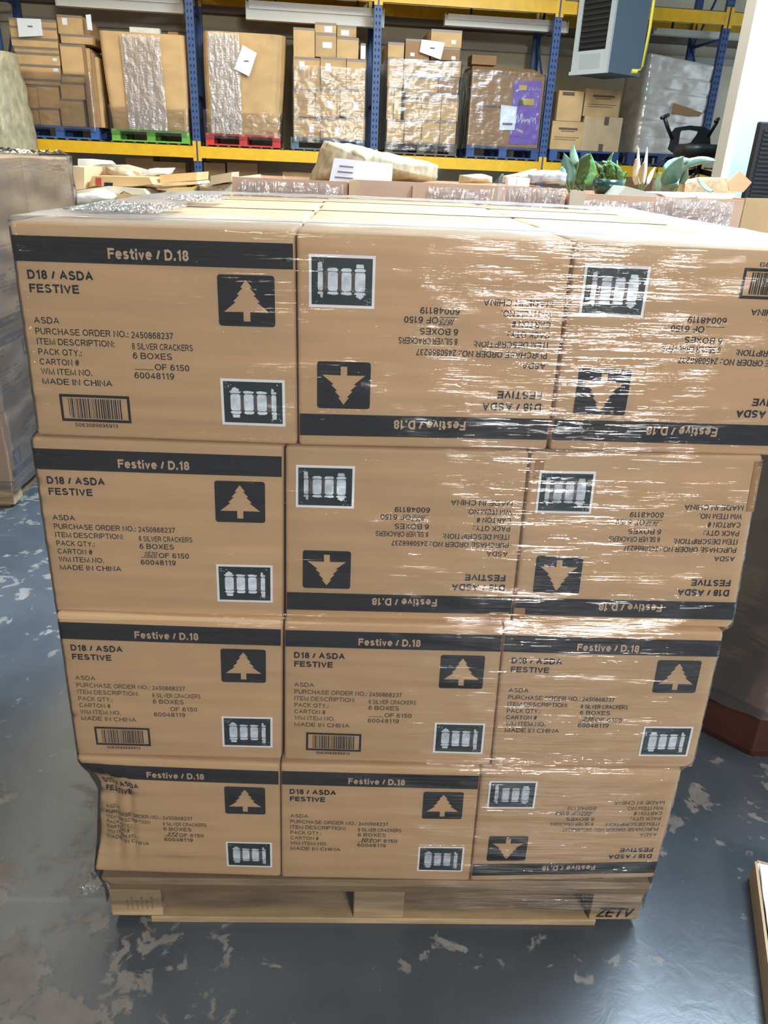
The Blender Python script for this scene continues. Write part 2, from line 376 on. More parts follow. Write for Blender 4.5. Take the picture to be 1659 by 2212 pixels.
# ------------------------------------------------------------------ cartons of the main pallet
DEP = 0.362
def lerp(a, b, t): return a+(b-a)*t
class Box:
    """front face given by four world corners, straight depth behind it"""
    def __init__(s, tl, tr, br, bl, dep=DEP, bulge=0.002, crush=False, axis=Vector((0, 1, 0))):
        s.c = (tl, tr, br, bl); s.dep = dep; s.b = bulge; s.crush = crush; s.ax = axis
        s.w = ((tr-tl).length+(br-bl).length)/2; s.h = ((tl-bl).length+(tr-br).length)/2
    def deform(s, u, v, P, depth):
        # crushed corner: side is pressed in below the rim, front folds back along a crease
        if not s.crush: return P
        inw = 0.034*min(1.0, max(0.0, v-0.03)/0.24)*(1.0 if v < 0.27 else max(0.0, (1.0-v)/0.73)**0.8)
        k = max(0.0, 1-u/0.34)
        P = P+Vector((inw*k, 0, 0))
        amt = min(1.0, max(0.0, v-0.03)*5)*min(1.0, max(0.0, (1.0-v)*5))
        fold = max(0.0, 1-u/0.20)
        if depth < 0.5:
            P = P+Vector((0, (1-2*depth)*amt*(0.024*fold*(0.75+0.25*math.sin(v*11))+0.006*math.exp(-((u-0.20-0.02*v)/0.022)**2)+0.005*math.exp(-((u-0.09-0.05*v)/0.022)**2)), 0))
        return P
    def at(s, u, v, off=0.0, depth=0.0):
        tl, tr, br, bl = s.c
        P = lerp(lerp(tl, tr, u), lerp(bl, br, u), v)
        P = P+s.ax*(depth*s.dep)
        if depth < 0.5: P = P-s.ax*(s.b*math.sin(PI*min(1, max(0, u)))*math.sin(PI*min(1, max(0, v)))+off*.45)
        return s.deform(u, v, P, depth)
    def body(s, r=0.007):
        mb = MB(); W, D, H = s.w, s.dep, s.h
        def axis(L, n):
            inner = [r+(L-2*r)*i/n for i in range(n+1)]
            return [0, r*0.4]+inner+[L-r*0.4, L]
        X, Y, Z = axis(W, 64 if s.crush else 8), axis(D, 4), axis(H, 40 if s.crush else 8)
        def rnd(x, y, z):
            q = Vector((min(max(x, r), W-r), min(max(y, r), D-r), min(max(z, r), H-r))); d = Vector((x, y, z))-q
            p = q+d.normalized()*r if d.length > 1e-9 else q
            return s.at(p.x/W, 1-p.z/H, 0, p.y/D)
        def face(A, B, f):
            n = len(A); vs = [rnd(*f(a, b)) for b in B for a in A]
            mb.add(vs, [(j*n+i, j*n+i+1, (j+1)*n+i+1, (j+1)*n+i) for j in range(len(B)-1) for i in range(n-1)])
        face(X, Z, lambda a, b: (a, 0, b)); face(X[::-1], Z, lambda a, b: (a, D, b))
        face(Y[::-1], Z, lambda a, b: (0, a, b)); face(Y, Z, lambda a, b: (W, a, b))
        face(X, Y, lambda a, b: (a, b, H)); face(X, Y[::-1], lambda a, b: (a, b, 0))
        return mb
VV = lambda v: 0.976*v+0.024
# texts: (text, bold, u0, u1, baseline v, cap height)
TXT = [('D18 / ASDA', 1, .045, .278, .225, .042), ('FESTIVE', 1, .046, .223, .286, .040)]
INFO = [('ASDA', .047, .139, .430), ('PURCHASE ORDER NO.:', .047, .386, .482), ('2450868237', .395, .550, .484), ('ITEM DESCRIPTION:', .048, .331, .531),
        ('8 SILVER CRACKERS', .395, .619, .538), ('PACK QTY.:', .048, .207, .581), ('6 BOXES', .395, .540, .584), ('CARTON #', .048, .194, .630),
        ('OF 6150', .473, .601, .637), ('WM ITEM NO.', .048, .238, .678), ('60048119', .394, .543, .681), ('MADE IN CHINA', .048, .309, .728)]
TREE = [(.5, .09), (.60, .24), (.565, .25), (.665, .375), (.625, .39), (.735, .51), (.69, .525), (.90, .72), (.56, .715), (.56, .90), (.44, .90), (.44, .715),
        (.10, .72), (.31, .525), (.265, .51), (.375, .39), (.335, .375), (.435, .25), (.40, .24)]
def text_into(mb, B, F, txt, bold, u0, u1, vb, ch, off=0.0014, shear=0.0, fit=True):
    vs, fs = glyphs(txt, bold)
    k = ch/CAPH
    mb.add([B.at(*F(lerp(u0, u1, x)+shear*y*k, VV(vb-y*k)), off) for x, y in vs], fs)
def poly_into(mb, B, F, pts, off=0.0012):
    mb.add([B.at(*F(u, v), off) for u, v in pts], [tuple(range(len(pts)))])
def quad_into(mb, B, F, u0, v0, u1, v1, off, nu=1, nv=1):
    mb.grid(lambda a, b: B.at(*F(lerp(u0, u1, a), lerp(v0, v1, b)), off), nu, nv)
def tri_fill(pts):
    from mathutils.geometry import tessellate_polygon
    return tessellate_polygon([[Vector((x, y, 0)) for x, y in pts]])
BARS = random.Random(3)
BARLIST = []
x = 0.0
while x < 1.0:
    w_ = BARS.choice([.008, .012, .018, .026]); g_ = BARS.choice([.010, .014, .022]); BARLIST.append((x, min(1, x+w_))); x += w_+g_
def carton(B, label, flip=False, barcode=False, pen=None, faint=False, group='cracker cartons on the wrapped pallet', seed=0, prints=True, picture=True, topseam=False, underline=True, tapes=()):
    tl, tr, br, bl = B.c
    loc = (bl+br)/2+B.ax*(B.dep/2)
    t = thing('carton', loc, label, 'carton', group)
    B.body().build('box_body', KRAFT, t, smooth=True)
    if topseam:
        c0, c1 = B.at(0, 0, 0, .5), B.at(1, 0, 0, .5)
        mb = MB(); up = Vector((0, 0, 0.0012))
        for yy in (-0.024, 0.0): pass
        d = B.ax*0.026
        mb.add([c0-d+up, c1-d+up, c1+d+up, c0+d+up], [(0, 1, 2, 3)]); mb.build('packing_tape', TAPE_C, t)
        mb = MB()
        d = B.ax*0.0016; up = Vector((0, 0, 0.0016)); mb.add([c0-d+up, c1-d+up, c1+d+up, c0+d+up], [(0, 1, 2, 3)]); mb.build('flap_gap', mat('flap_gap', (0.16, 0.10, 0.05), 0.8), t)
    if not prints: return t
    F = (lambda u, v: (1-u, 1-v)) if flip else (lambda u, v: (u, v))
    mb = MB(); quad_into(mb, B, F, .006, VV(.033), .994, VV(.146), .0012, 80 if B.crush else 24, 10 if B.crush else 2); band = mb.build('printed_band', INK, t)
    mb = MB(); text_into(mb, B, F, 'Festive / D.18', 1, .338, .623, .124, .048, .0026); mb.build('band_lettering', CREAM, band)
    # tree mark: dark rounded square with the tree left out of it
    u0, v0, u1, v1 = .720, VV(.176), .926, VV(.411)
    mb = MB(); pts = []
    for cx, cy, a0 in ((u1-.012, v0+.014, -90), (u1-.012, v1-.014, 0), (u0+.012, v1-.014, 90), (u0+.012, v0+.014, 180)):
        for k in range(4):
            a = math.radians(a0+30*k); pts.append((cx+.012*math.cos(a), cy+.014*math.sin(a)))
    poly_into(mb, B, F, pts, .0014); tm = mb.build('tree_mark', INK, t)
    tp = [(lerp(u0, u1, a), lerp(v0, v1, b)) for a, b in TREE]
    mb = MB(); mb.add([B.at(*F(a, b), .0026) for a, b in tp], [tuple(f) for f in tri_fill(tp)]); mb.build('tree_shape', KRAFT, tm)
    mb = MB()
    for txt, bold, a, b, v, ch in TXT: text_into(mb, B, F, txt, bold, a, b, v, ch)
    mb.build('heading_lettering', INK, t)
    mb = MB()
    for txt, a, b, v in INFO: text_into(mb, B, F, txt, 0, a, b, v, .031)
    if underline: quad_into(mb, B, F, .398, VV(.634), .468, VV(.637), .0014)
    mb.build('carton_lettering', INK_F if faint else INK, t)
    if pen:
        mb = MB(); text_into(mb, B, F, pen, 0, .408, .462, .630, .030, .0022, shear=.35); mb.build('pen_number', PEN, t)
    if barcode:
        mb = MB(); a0, a1, b0, b1 = .104, .367, VV(.774), VV(.915)
        for q in ((a0, b0, a1, b0+.014), (a0, b1-.014, a1, b1), (a0, b0, a0+.010, b1), (a1-.010, b0, a1, b1)): quad_into(mb, B, F, *q, .0014)
        for s0, s1 in BARLIST: quad_into(mb, B, F, lerp(a0+.032, a1-.032, s0), b0+.020, lerp(a0+.032, a1-.032, s1), b1-.018, .0015)
        text_into(mb, B, F, '5063089696913', 0, .152, .314, .943, .020)
        mb.build('barcode', INK, t)
    if picture:
        a0, a1, b0, b1 = .714, .956, VV(.665), VV(.902)
        mb = MB(); quad_into(mb, B, F, a0, b0, a1, b1, .0022, 2, 2); lb = mb.build('picture_label', WHITE, t)
        mb = MB(); du, dv = .010, .013
        quad_into(mb, B, F, a0+du, b0+dv, a1-du, b1-dv, .0030, 2, 2); mb.build('label_picture', TEAL, lb)
        L_ = lambda a, b: (lerp(a0+du, a1-du, a), lerp(b0+dv, b1-dv, b))
        R = random.Random(seed+11)
        # gaps between the crackers first, then the crackers themselves (the last one is cut off)
        mb = MB()
        for g in (.305, .535, .765):
            ps = [(g-.05, .30), (g+.05, .31), (g+.045, .72), (g-.045, .73)]
            poly_into(mb, B, F, [L_(*p) for p in ps], .0034)
        mb.build('picture_gap', SILVER_D, lb)  # brown-grey print between the crackers
        mb = MB()
        for cx, hw in ((.20, .085), (.425, .082), (.650, .082), (.855, .042)):
            body = [(cx-hw, .34), (cx-hw*.7, .30), (cx+hw*.7, .30), (cx+hw, .34), (cx+hw, .66), (cx+hw*.8, .70), (cx-hw*.8, .70), (cx-hw, .66)]
            poly_into(mb, B, F, [L_(*p) for p in body], .0038)
            neck = [(cx-hw*.85, .715), (cx+hw*.95, .715), (cx+hw*1.15, .75), (cx+hw*.7, .785), (cx-hw*.6, .79), (cx-hw*1.1, .755)]
            poly_into(mb, B, F, [L_(*p) for p in neck], .0038)
            neck = [(cx-hw*1.2, .235), (cx-hw*.4, .215), (cx+hw*.5, .225), (cx+hw*1.2, .24), (cx+hw*.9, .28), (cx-hw*.9, .285)]
            poly_into(mb, B, F, [L_(*p) for p in neck], .0038)
        poly_into(mb, B, F, [L_(*p) for p in ((.13, .20), (.19, .13), (.27, .19), (.25, .235), (.15, .24))], .0040)
        poly_into(mb, B, F, [L_(*p) for p in ((.14, .80), (.27, .80), (.265, .875), (.15, .875))], .0040)
        poly_into(mb, B, F, [L_(*p) for p in ((.82, .80), (.90, .78), (.895, .89), (.83, .90))], .0040)
        poly_into(mb, B, F, [L_(*p) for p in ((.82, .14), (.86, .17), (.85, .23), (.81, .22))], .0040)
        for k in range(26):
            c = (R.uniform(.02, .16), R.uniform(.03, .16)) if k < 12 else (R.uniform(.80, .98), R.uniform(.86, .97))
            if k > 22: c = (R.uniform(.90, .96), R.uniform(.05, .09))
            e = R.uniform(.004, .012); g = R.uniform(-.01, .01)
            poly_into(mb, B, F, [L_(c[0]-e, c[1]+g), L_(c[0], c[1]-e), L_(c[0]+e, c[1]-g), L_(c[0], c[1]+e)], .0034)
        mb.build('picture_crackers', SILVER, lb)
    for (a0, b0, a1, b1) in tapes:
        mb = MB(); quad_into(mb, B, lambda u, v: (u, v), a0, b0, a1, b1, .0020, 2, 2); mb.build('packing_tape', TAPE, t)
    return t
ROWY = (0.0187, 0.0202, 0.0063, 0.0)
def qd(row, pts): return [on_y(x, y, ROWY[row]) for x, y in pts]
Q = {}
Q[0, 0] = qd(0, [(16, 478), (636, 497), (642, 962), (80, 941)])
Q[0, 1] = qd(0, [(640, 497), (1240, 520), (1181, 973), (645, 963)])
a, b = qd(0, [(1245, 520), (1186, 973)])
Q[0, 2] = [a, Vector((a.x+.420, a.y, a.z-.002)), Vector((b.x+.424, b.y, b.z+.002)), b]
Q[1, 0] = qd(1, [(63, 944), (612, 963), (611, 1334), (120, 1322)])
Q[1, 1] = qd(1, [(616, 964), (1144, 976), (1104, 1346), (617, 1335)])
Q[1, 2] = qd(1, [(1148, 977), (1650, 984), (1582, 1358), (1107, 1346)])
Q[2, 0] = qd(2, [(120, 1324), (610, 1341), (608, 1641), (165, 1630)])
Q[2, 1] = qd(2, [(614, 1342), (1089, 1353), (1059, 1655), (614, 1641)])
Q[2, 2] = qd(2, [(1091, 1353), (1565, 1366), (1497, 1659), (1061, 1655)])
Q[3, 0] = qd(3, [(163, 1634), (604, 1651), (606, 1895), (203, 1882)])
Q[3, 1] = qd(3, [(606, 1650), (1039, 1661), (1014, 1904), (608, 1896)])
Q[3, 2] = qd(3, [(1041, 1661), (1474, 1664), (1413, 1897), (1016, 1904)])
SPEC = {
 (0, 0): dict(label='upright cracker carton with barcode in the top layer, next to the end of the stack', barcode=True),
 (0, 1): dict(label='upside-down cracker carton in the middle of the top layer, number written beside the order lines', flip=True, pen='1675'),
 (0, 2): dict(label='upside-down cracker carton with barcode at the end of the top layer', flip=True, barcode=True),
 (1, 0): dict(label='upright cracker carton without barcode in the second layer from the top', pen='1520'),
 (1, 1): dict(label='upside-down cracker carton in the middle of the second layer from the top', flip=True, pen='1853', tapes=((.90, .93, .985, .99),)),
 (1, 2): dict(label='upside-down cracker carton with brown tape on its corner, end of the second layer', flip=True, pen='1418', tapes=((.965, .03, .999, .30), (.02, .03, .06, .14), (.0, .90, .05, .985))),
 (2, 0): dict(label='upright barcoded cracker carton resting directly on the crushed carton', barcode=True, underline=False, faint=True),
 (2, 1): dict(label='upright barcoded cracker carton in the middle of the third layer from the top', barcode=True, faint=True),
 (2, 2): dict(label='upright cracker carton without barcode resting on an upside-down carton, third layer', pen='216'),
 (3, 0): dict(label='crushed cracker carton with buckled corner in the bottom layer on the pallet', pen='372', faint=True),
 (3, 1): dict(label='upright cracker carton in the middle of the bottom layer on the pallet', pen='101', faint=True),
 (3, 2): dict(label='upside-down cracker carton in the bottom layer, standing on the pallet corner', flip=True, pen='223', faint=True),
}
BOX = {}
for k, q in Q.items():
    B = Box(*q, crush=(k == (3, 0))); BOX[k] = B
    carton(B, seed=k[0]*3+k[1], topseam=(k[0] == 0), **SPEC[k])
COLN = ('fronts stacked on the crushed carton', 'middle column of printed fronts', 'end column with upside-down fronts')
LAYN = ('top layer', 'second layer from the top', 'third layer from the top', 'bottom layer')
for (r, c), q in Q.items():
    for dpt in (1, 2):
        if r > 0 and c == 1: continue
        jit = Vector((random.uniform(-.006, .006), DEP*1.012*dpt, random.uniform(-.003, .002) if r == 0 else 0))
        Bk = Box(*[p+jit for p in q], bulge=0.001)
        tl, tr, br, bl = Bk.c
        carton(Bk, 'carton, %s, %s behind the %s' % (LAYN[r], ('directly', 'two places')[dpt-1], COLN[c]), prints=False, topseam=(r == 0))
ZT = max(q[0].z for k, q in Q.items() if k[0] == 0)

# ------------------------------------------------------------------ wooden pallet under it
pl = on_y(238, 1985, 0.0).x; pr = on_y(1378, 2005, 0.0).x
PZ = min(q[3].z for k, q in Q.items() if k[0] == 3)       # underside of the bottom cartons
PX0, PX1, PY0, PY1 = pl+.0, pr, 0.0, 1.05
def wood_pallet(x0, x1, y0, y1, top, label, m1, m2, group=None, parentless=True):
    t = thing('pallet', ((x0+x1)/2, (y0+y1)/2, 0), label, 'pallet', group)
    H = top; dk, st, bt = 0.020, 0.020, 0.018
    n = 7; wd = (y1-y0)/n
    for i in range(n):
        yy = y0+(y1-y0-0.095)*i/(n-1)
        bx('deck_board', (x0-.006*(i == 0), yy, H-dk), (x1+.006*(i == 0), yy+0.095, H), m1, t, 0.002)
    xs = (x0, (x0+x1)/2-.06, x1-.12)
    for xx in xs: bx('stringer_board', (xx, y0+.004, H-dk-st), (xx+.12, y1, H-dk), m1, t, 0.002)
    bx('lead_board', (x0+.002, y0+.002, H-dk-st), (x1-.002, y0+.10, H-dk-.0005), m2, t, 0.002)
    for xx in xs:
        for yy in (y0+.008, (y0+y1)/2-.05, y1-.11): bx('block', (xx+.002, yy, bt), (xx+.118, yy+.10, H-dk-st), m1, t, 0.003)
    for yy in (y0+.006, y1-.11):
        mb = MB(); mb.box((x0+.09, yy, 0.0), (x1-.10, yy+.10, bt)); mb.build('bottom_board', m1, t, bevel=0.002)
    for xx in (xs[0]+.012, xs[2]-.0): bx('bottom_runner', (xx, y0+.03, 0.0), (xx+.085, y1-.02, bt+.001), m2, t, 0.003)
    return t
pal = wood_pallet(PX0, PX1, PY0, PY1, PZ, 'worn wooden block pallet carrying the wrapped cracker cartons', WOOD, WOOD_D)
class Flat:
    def __init__(s, p0, p1, p2): s.p = (Vector(p0), Vector(p1), Vector(p2))
    def at(s, u, v, off=0, depth=0):
        o_, a_, b_ = s.p; n_ = (a_-o_).cross(b_-o_).normalized(); return o_+(a_-o_)*u+(b_-o_)*v+n_*off
def flat_text(name, txt, p0, right, up, h, m, parent, bold=0, shear=0.0, width=None):
    vs, fs = glyphs(txt, bold); k = h/CAPH; wd = width or len(txt)*h*.7
    p0, right, up = Vector(p0), Vector(right).normalized(), Vector(up).normalized()
    return MB().add([p0+right*(x*wd+shear*y*k)+up*(y*k) for x, y in vs], fs).build(name, m, parent)
flat_text('stencil_lettering', 'ZETV', (PX1-.104, PY0+.0055, .030), (1, 0, 0), (0, 0, 1), .030, INK, pal, 0, .25, .082)
for k_ in range(6): bx('faint_stamp', (PX0+.040+.011*k_, PY0+.0045, .045), (PX0+.043+.011*k_, PY0+.0058, .045+.012*(2+k_ % 2)), mat('stamp', (0.27, 0.18, 0.10), .8), pal)

# ------------------------------------------------------------------ stretch film round the stack
def film_wrap():
    t = thing('stretch_film', ((PX0+PX1)/2, .5, PZ), 'clear stretch film wound tightly round the cracker cartons and pallet', 'film')
    ctrl = [(0.062, PX0-.003, PX1+.003), (PZ-.022, PX0-.004, PX1+.003)]
    for r in (3, 2, 1, 0):
        l, rr = Q[r, 0], Q[r, 2]
        lo, hi = (l[3].z+rr[2].z)/2, (l[0].z+rr[1].z)/2
        if r == 3:
            h = hi-lo
            ctrl += [(lo+.004, l[3].x-.0006, rr[2].x+.0006), (lo+.40*h, l[3].x+.017, lerp(rr[2].x, rr[1].x, .40)+.001), (lo+.73*h, l[3].x+.031, lerp(rr[2].x, rr[1].x, .73)+.001), (lo+.95*h, l[0].x+.003, rr[1].x+.001), (hi-.006, l[0].x-.0006, rr[1].x+.0006)]
        else: ctrl += [(lo+.008, l[3].x-.0006, rr[2].x+.0006), (hi-.006, l[0].x-.0006, rr[1].x+.0006)]
    ctrl.sort()
    def ext(z):
        for i in range(len(ctrl)-1):
            if ctrl[i][0] <= z <= ctrl[i+1][0] or i == len(ctrl)-2:
                t_ = min(1, max(0, (z-ctrl[i][0])/(ctrl[i+1][0]-ctrl[i][0]+1e-9)))
                return lerp(ctrl[i][1], ctrl[i+1][1], t_), lerp(ctrl[i][2], ctrl[i+1][2], t_)
    yb = 1.115
    ysteps = [(0.0, -.004), (PZ-.002, -.004)]
    for r in (3, 2, 1, 0): ysteps += [(Q[r, 1][3].z+.012, ROWY[r]-.0044), (Q[r, 1][0].z-.012, ROWY[r]-.0044)]
    def front(z):
        for i in range(len(ysteps)-1):
            if ysteps[i][0] <= z <= ysteps[i+1][0]: return lerp(ysteps[i][1], ysteps[i+1][1], (z-ysteps[i][0])/(ysteps[i+1][0]-ysteps[i][0]))
        return ysteps[-1][1]
    def loop(z, inset):
        x0, x1 = ext(min(z, ctrl[-1][0])); pts = []
        x0 += inset; x1 -= inset; a, b = front(z)+inset, yb-inset
        # the front sheet follows the buckled corner of the crushed carton
        f3 = Q[3, 0]; lo, hi = f3[3].z, f3[0].z
        for i in range(121):
            x = lerp(x0+.008, x1-.008, i/120); y = a
            if lo+.02 < z < hi-.015:
                k = max(0, 1-(x-x0)/.088); y += .011*k*min(1, (hi-.015-z)/.04)*min(1, (z-lo-.02)/.05)
            pts.append(Vector((x, y, z)))
        y0_ = pts[0].y
        pts += [Vector((x1-.0025, a+.0026, z)), Vector((x1, a+.009, z))]
        pts += [Vector((x1, lerp(a+.009, b, i/30), z)) for i in range(1, 31)]
        pts += [Vector((lerp(x1, x0, i/40), b, z)) for i in range(1, 41)]
        pts += [Vector((x0, lerp(b, y0_+.009, i/30), z)) for i in range(1, 31)]
        pts += [Vector((x0+.0025, y0_+.0026, z))]
        return pts
    TOPS = [(Q[0, 0][0].x, Q[0, 0][0].z), (Q[0, 0][1].x, Q[0, 0][1].z), (Q[0, 1][0].x, Q[0, 1][0].z), (Q[0, 1][1].x, Q[0, 1][1].z), (Q[0, 2][0].x, Q[0, 2][0].z), (Q[0, 2][1].x, Q[0, 2][1].z)]
    def top_dz(x):
        for (xa_, za_), (xb_, zb_) in zip(TOPS, TOPS[1:]):
            if x <= xb_: return lerp(za_, zb_, min(1, max(0, (x-xa_)/(xb_-xa_+1e-6))))-ZT
        return TOPS[-1][1]-ZT
    mb = MB(); rings = []
    nz_ = 170; z0, z1 = 0.062, ZT+.002
    for j in range(nz_+1):
        z = lerp(z0, z1, j/nz_); R_ = loop(z, 0.0); out = []
        for p in R_:
            nrm = Vector((0, -1, 0)) if p.y < .05 else Vector(((1 if p.x > .6 else -1), 0, 0))
            d = .0022*nrand((p.x*3, p.y*3, z*55))+.0016*nrand((p.x*14, p.y*14, z*20))
            q = p+nrm*max(-.0025, d)
            if j < 3: q.z += .010*nrand((p.x*6, p.y*6, 3))
            q.z += top_dz(q.x)*min(1, max(0, (z-1.2)/.25))
            out.append(q)
        rings.append(out)
    mb.loft(rings, False); mb.build('film_sleeve', FILM, t, smooth=True)
    mb = MB(); rings = [rings[-1]]
    # folded over the top edge, ragged rim lying on the cartons
    for j, (ins, dz) in enumerate(((.003, .004), (.010, .006), (.04, .005), (.09, .005), (.15, .004))):
        R_ = loop(z1, ins)
        rings.append([p+Vector((0, 0, top_dz(p.x)+dz+.004*abs(nrand((p.x*9, p.y*9, j*.7)))+.006*(j == 4)*max(0, nrand((p.x*22, p.y*22, 5)))))+((Vector((.6, .5, 0))-Vector((p.x, p.y, 0))).normalized()*(.03*nrand((p.x*5, p.y*5, 9))) if j == 4 else Vector()) for p in R_])
    mb.loft(rings, False)
    mb.build('film_fold', FILM_T, t, smooth=True)
    # crumpled film at the top corner, and the loose tail by the pallet corner
    def crumple(name, c, size, n, seed, amp):
        mb = MB()
        def fn(u, v):
            p = Vector(c)+Vector(((u-.5)*size[0], (v-.5)*size[1], 0))
            q = Vector((u*n+seed, v*n, seed*1.7)); h = noise.noise(q)+.5*noise.noise(q*2.3)
            p += Vector((noise.noise(q+Vector((7, 0, 0)))*amp*.5, noise.noise(q+Vector((0, 7, 0)))*amp*.5, abs(h)*amp+size[2]*(u-.5)))
            return p
        mb.grid(fn, 70, 70); return mb.build(name, CLEARBAG, t)
    l0 = Q[0, 0][0]
    crumple('film_crumple', (l0.x+.12, .24, ZT+.006), (.15, .24, 0), 17, 2.0, .0065)
    crumple('film_crumple', (l0.x+.16, .62, ZT+.006), (.10, .20, 0), 14, 9.0, .008)
    crumple('film_tail', (PX0-.018, .01, PZ-.030), (.060, .05, .02), 3, 4.0, .030)
    return t
film_wrap()

# ------------------------------------------------------------------ pallets of the same cartons along the aisle
def side_stack():
    X = -1.075; yA, yB = 2.20, 3.46; zt = 0.15
    pt = wood_pallet(X-1.0, X-.02, yA, yB, .14, 'wooden pallet under the grey-filmed carton stack across the aisle', WOOD, WOOD_D)
    hs = (.345, .345, .355, .375)
    z = .14; n = 0
    for lay, h in enumerate(hs):
        cw = (yB-yA)/3 if lay < 3 else (yB-yA)/2
        for j in range(3 if lay < 3 else 2):
            ya, yb = yA+cw*j+.003, yA+cw*(j+1)-.003
            xf = X+random.uniform(-.006, .006)
            # the printed face looks towards +x, so its left edge is at the nearer y
            B = Box(Vector((xf, ya, z+h-.002)), Vector((xf, yb, z+h-.002)), Vector((xf, yb, z)), Vector((xf, ya, z)), dep=.42, bulge=.002, axis=Vector((-1, 0, 0)))
            L = ('bottom', 'second', 'third', 'topmost')[lay]
            who = ('nearest the open floor', 'between its two neighbours', 'nearest the racking')[j] if lay < 3 else ('nearest the open floor', 'nearest the racking')[j]
            carton(B, 'grey-filmed carton, %s layer across the aisle, %s' % (L, who), flip=(lay+j) % 2 == 0 if lay < 3 else False, group='cartons in the stack across the aisle', seed=40+n, prints=lay < 3, picture=False, faint=True)
            n += 1
        z += h
    zt = z
    # its film
    t = thing('stretch_film', (X-.25, (yA+yB)/2, .14), 'greyish stretch film wrapped round the carton stack across the aisle', 'film')
    mb = MB(); rings = []
    for j in range(61):
        zz = lerp(.10, zt+.006, j/60); ring = []
        P = [(X+.012, lerp(yA-.01, yB+.01, i/30)) for i in range(30)]+[(lerp(X+.012, X-.45, i/10), yB+.01) for i in range(10)]+[(X-.45, lerp(yB+.01, yA-.01, i/15)) for i in range(15)]+[(lerp(X-.45, X+.012, i/10), yA-.01) for i in range(10)]
        for x_, y_ in P:
            d = .008*nrand((x_*4, y_*4, zz*9))+.004*nrand((x_*15, y_*15, zz*14))
            ring.append(Vector((x_+(d if x_ > X-.1 else -d), y_, zz)))
        rings.append(ring)
    mb.loft(rings, False); mb.build('film_sleeve', FILM_G, t, smooth=True)
    mb = MB(); mb.grid(lambda u, v: Vector((X+.02-.46*u, lerp(yA, yB, v), zt+.008+.035*abs(nrand((u*6, v*14, 2)))+.02*abs(nrand((u*20, v*30, 4))))), 16, 40)
    mb.build('film_crumple', CLEARBAG, t)
side_stack()

# ------------------------------------------------------------------ octagonal wrapped bin beside the stack
def octa(cx, cy, w, d, ch, z): 
    a, b = w/2, d/2
    return [Vector((cx+x, cy+y, z)) for x, y in ((-a+ch, -b), (a-ch, -b), (a, -b+ch), (a, b-ch), (a-ch, b), (-a+ch, b), (-a, b-ch), (-a, -b+ch))]
def wrapped_bin():
    cx, cy, w_, d_, ch = 2.16, 1.10, 1.06, 1.07, .15
    t = thing('octagonal_bin', (cx, cy, 0), 'octagonal brown cardboard bin in dirty stretch film, standing beside the cracker pallet', 'bin')
    MB().loft([octa(cx, cy, w_-.02, d_-.02, ch, 0.0), octa(cx, cy, w_, d_, ch, .03), octa(cx, cy, w_, d_, ch, .17)]).build('plinth', mat('maroon', (0.055, 0.017, 0.011), .5, var=.3), t, bevel=.004)
    PL = mat('plum_card', (0.20, 0.115, 0.085), .6, var=.2, scale=(3, 3, 6))
    mb = MB()
    mb.loft([octa(cx, cy, w_-.03, d_-.03, ch, .17), octa(cx, cy, w_, d_, ch, .6), octa(cx, cy, w_-.02, d_-.02, ch, 1.42), octa(cx, cy, w_-.05, d_-.05, ch, 1.42), octa(cx, cy, w_-.05, d_-.05, ch, 1.0)])
    mb.build('bin_wall', PL, t)
    mb = MB(); rings = []
    for j in range(50):
        z = lerp(.155, 1.43, j/49); R0 = octa(cx, cy, w_+.03, d_+.03, ch, z); ring = []
        for k in range(8):
            for m_ in range(10):
                p = lerp(R0[k], R0[(k+1) % 8], m_/10); n_ = Vector((p.x-cx, p.y-cy, 0)).normalized()
                ring.append(p+n_*(.012*nrand((p.x*5, p.y*5, z*7))+.006*nrand((p.x*18, p.y*18, z*12)))+Vector((0, 0, .02*nrand((p.x*8, p.y*8, 1)) if j == 0 else 0)))
        rings.append(ring)
    mb.loft(rings, False); mb.build('film_sleeve', FILM_G, t, smooth=True)
    # flap that stands up above the rim
    A, B_ = on_y(1590, 486, .62), on_y(1612, 428, .62)
    mb = MB(); z_ = 1.40; xx = A.x
    f0, f1 = Vector((xx, .60, z_)), Vector((xx+.34, .58, z_))
    mb.hexa([f0, f1, f1+Vector((0, .006, 0)), f0+Vector((0, .006, 0)), Vector((B_.x, .62, B_.z)), Vector((xx+.36, .60, B_.z+.01)), Vector((xx+.36, .606, B_.z+.01)), Vector((B_.x, .626, B_.z))])
    mb.build('flap', KRAFT_L, t)
wrapped_bin()

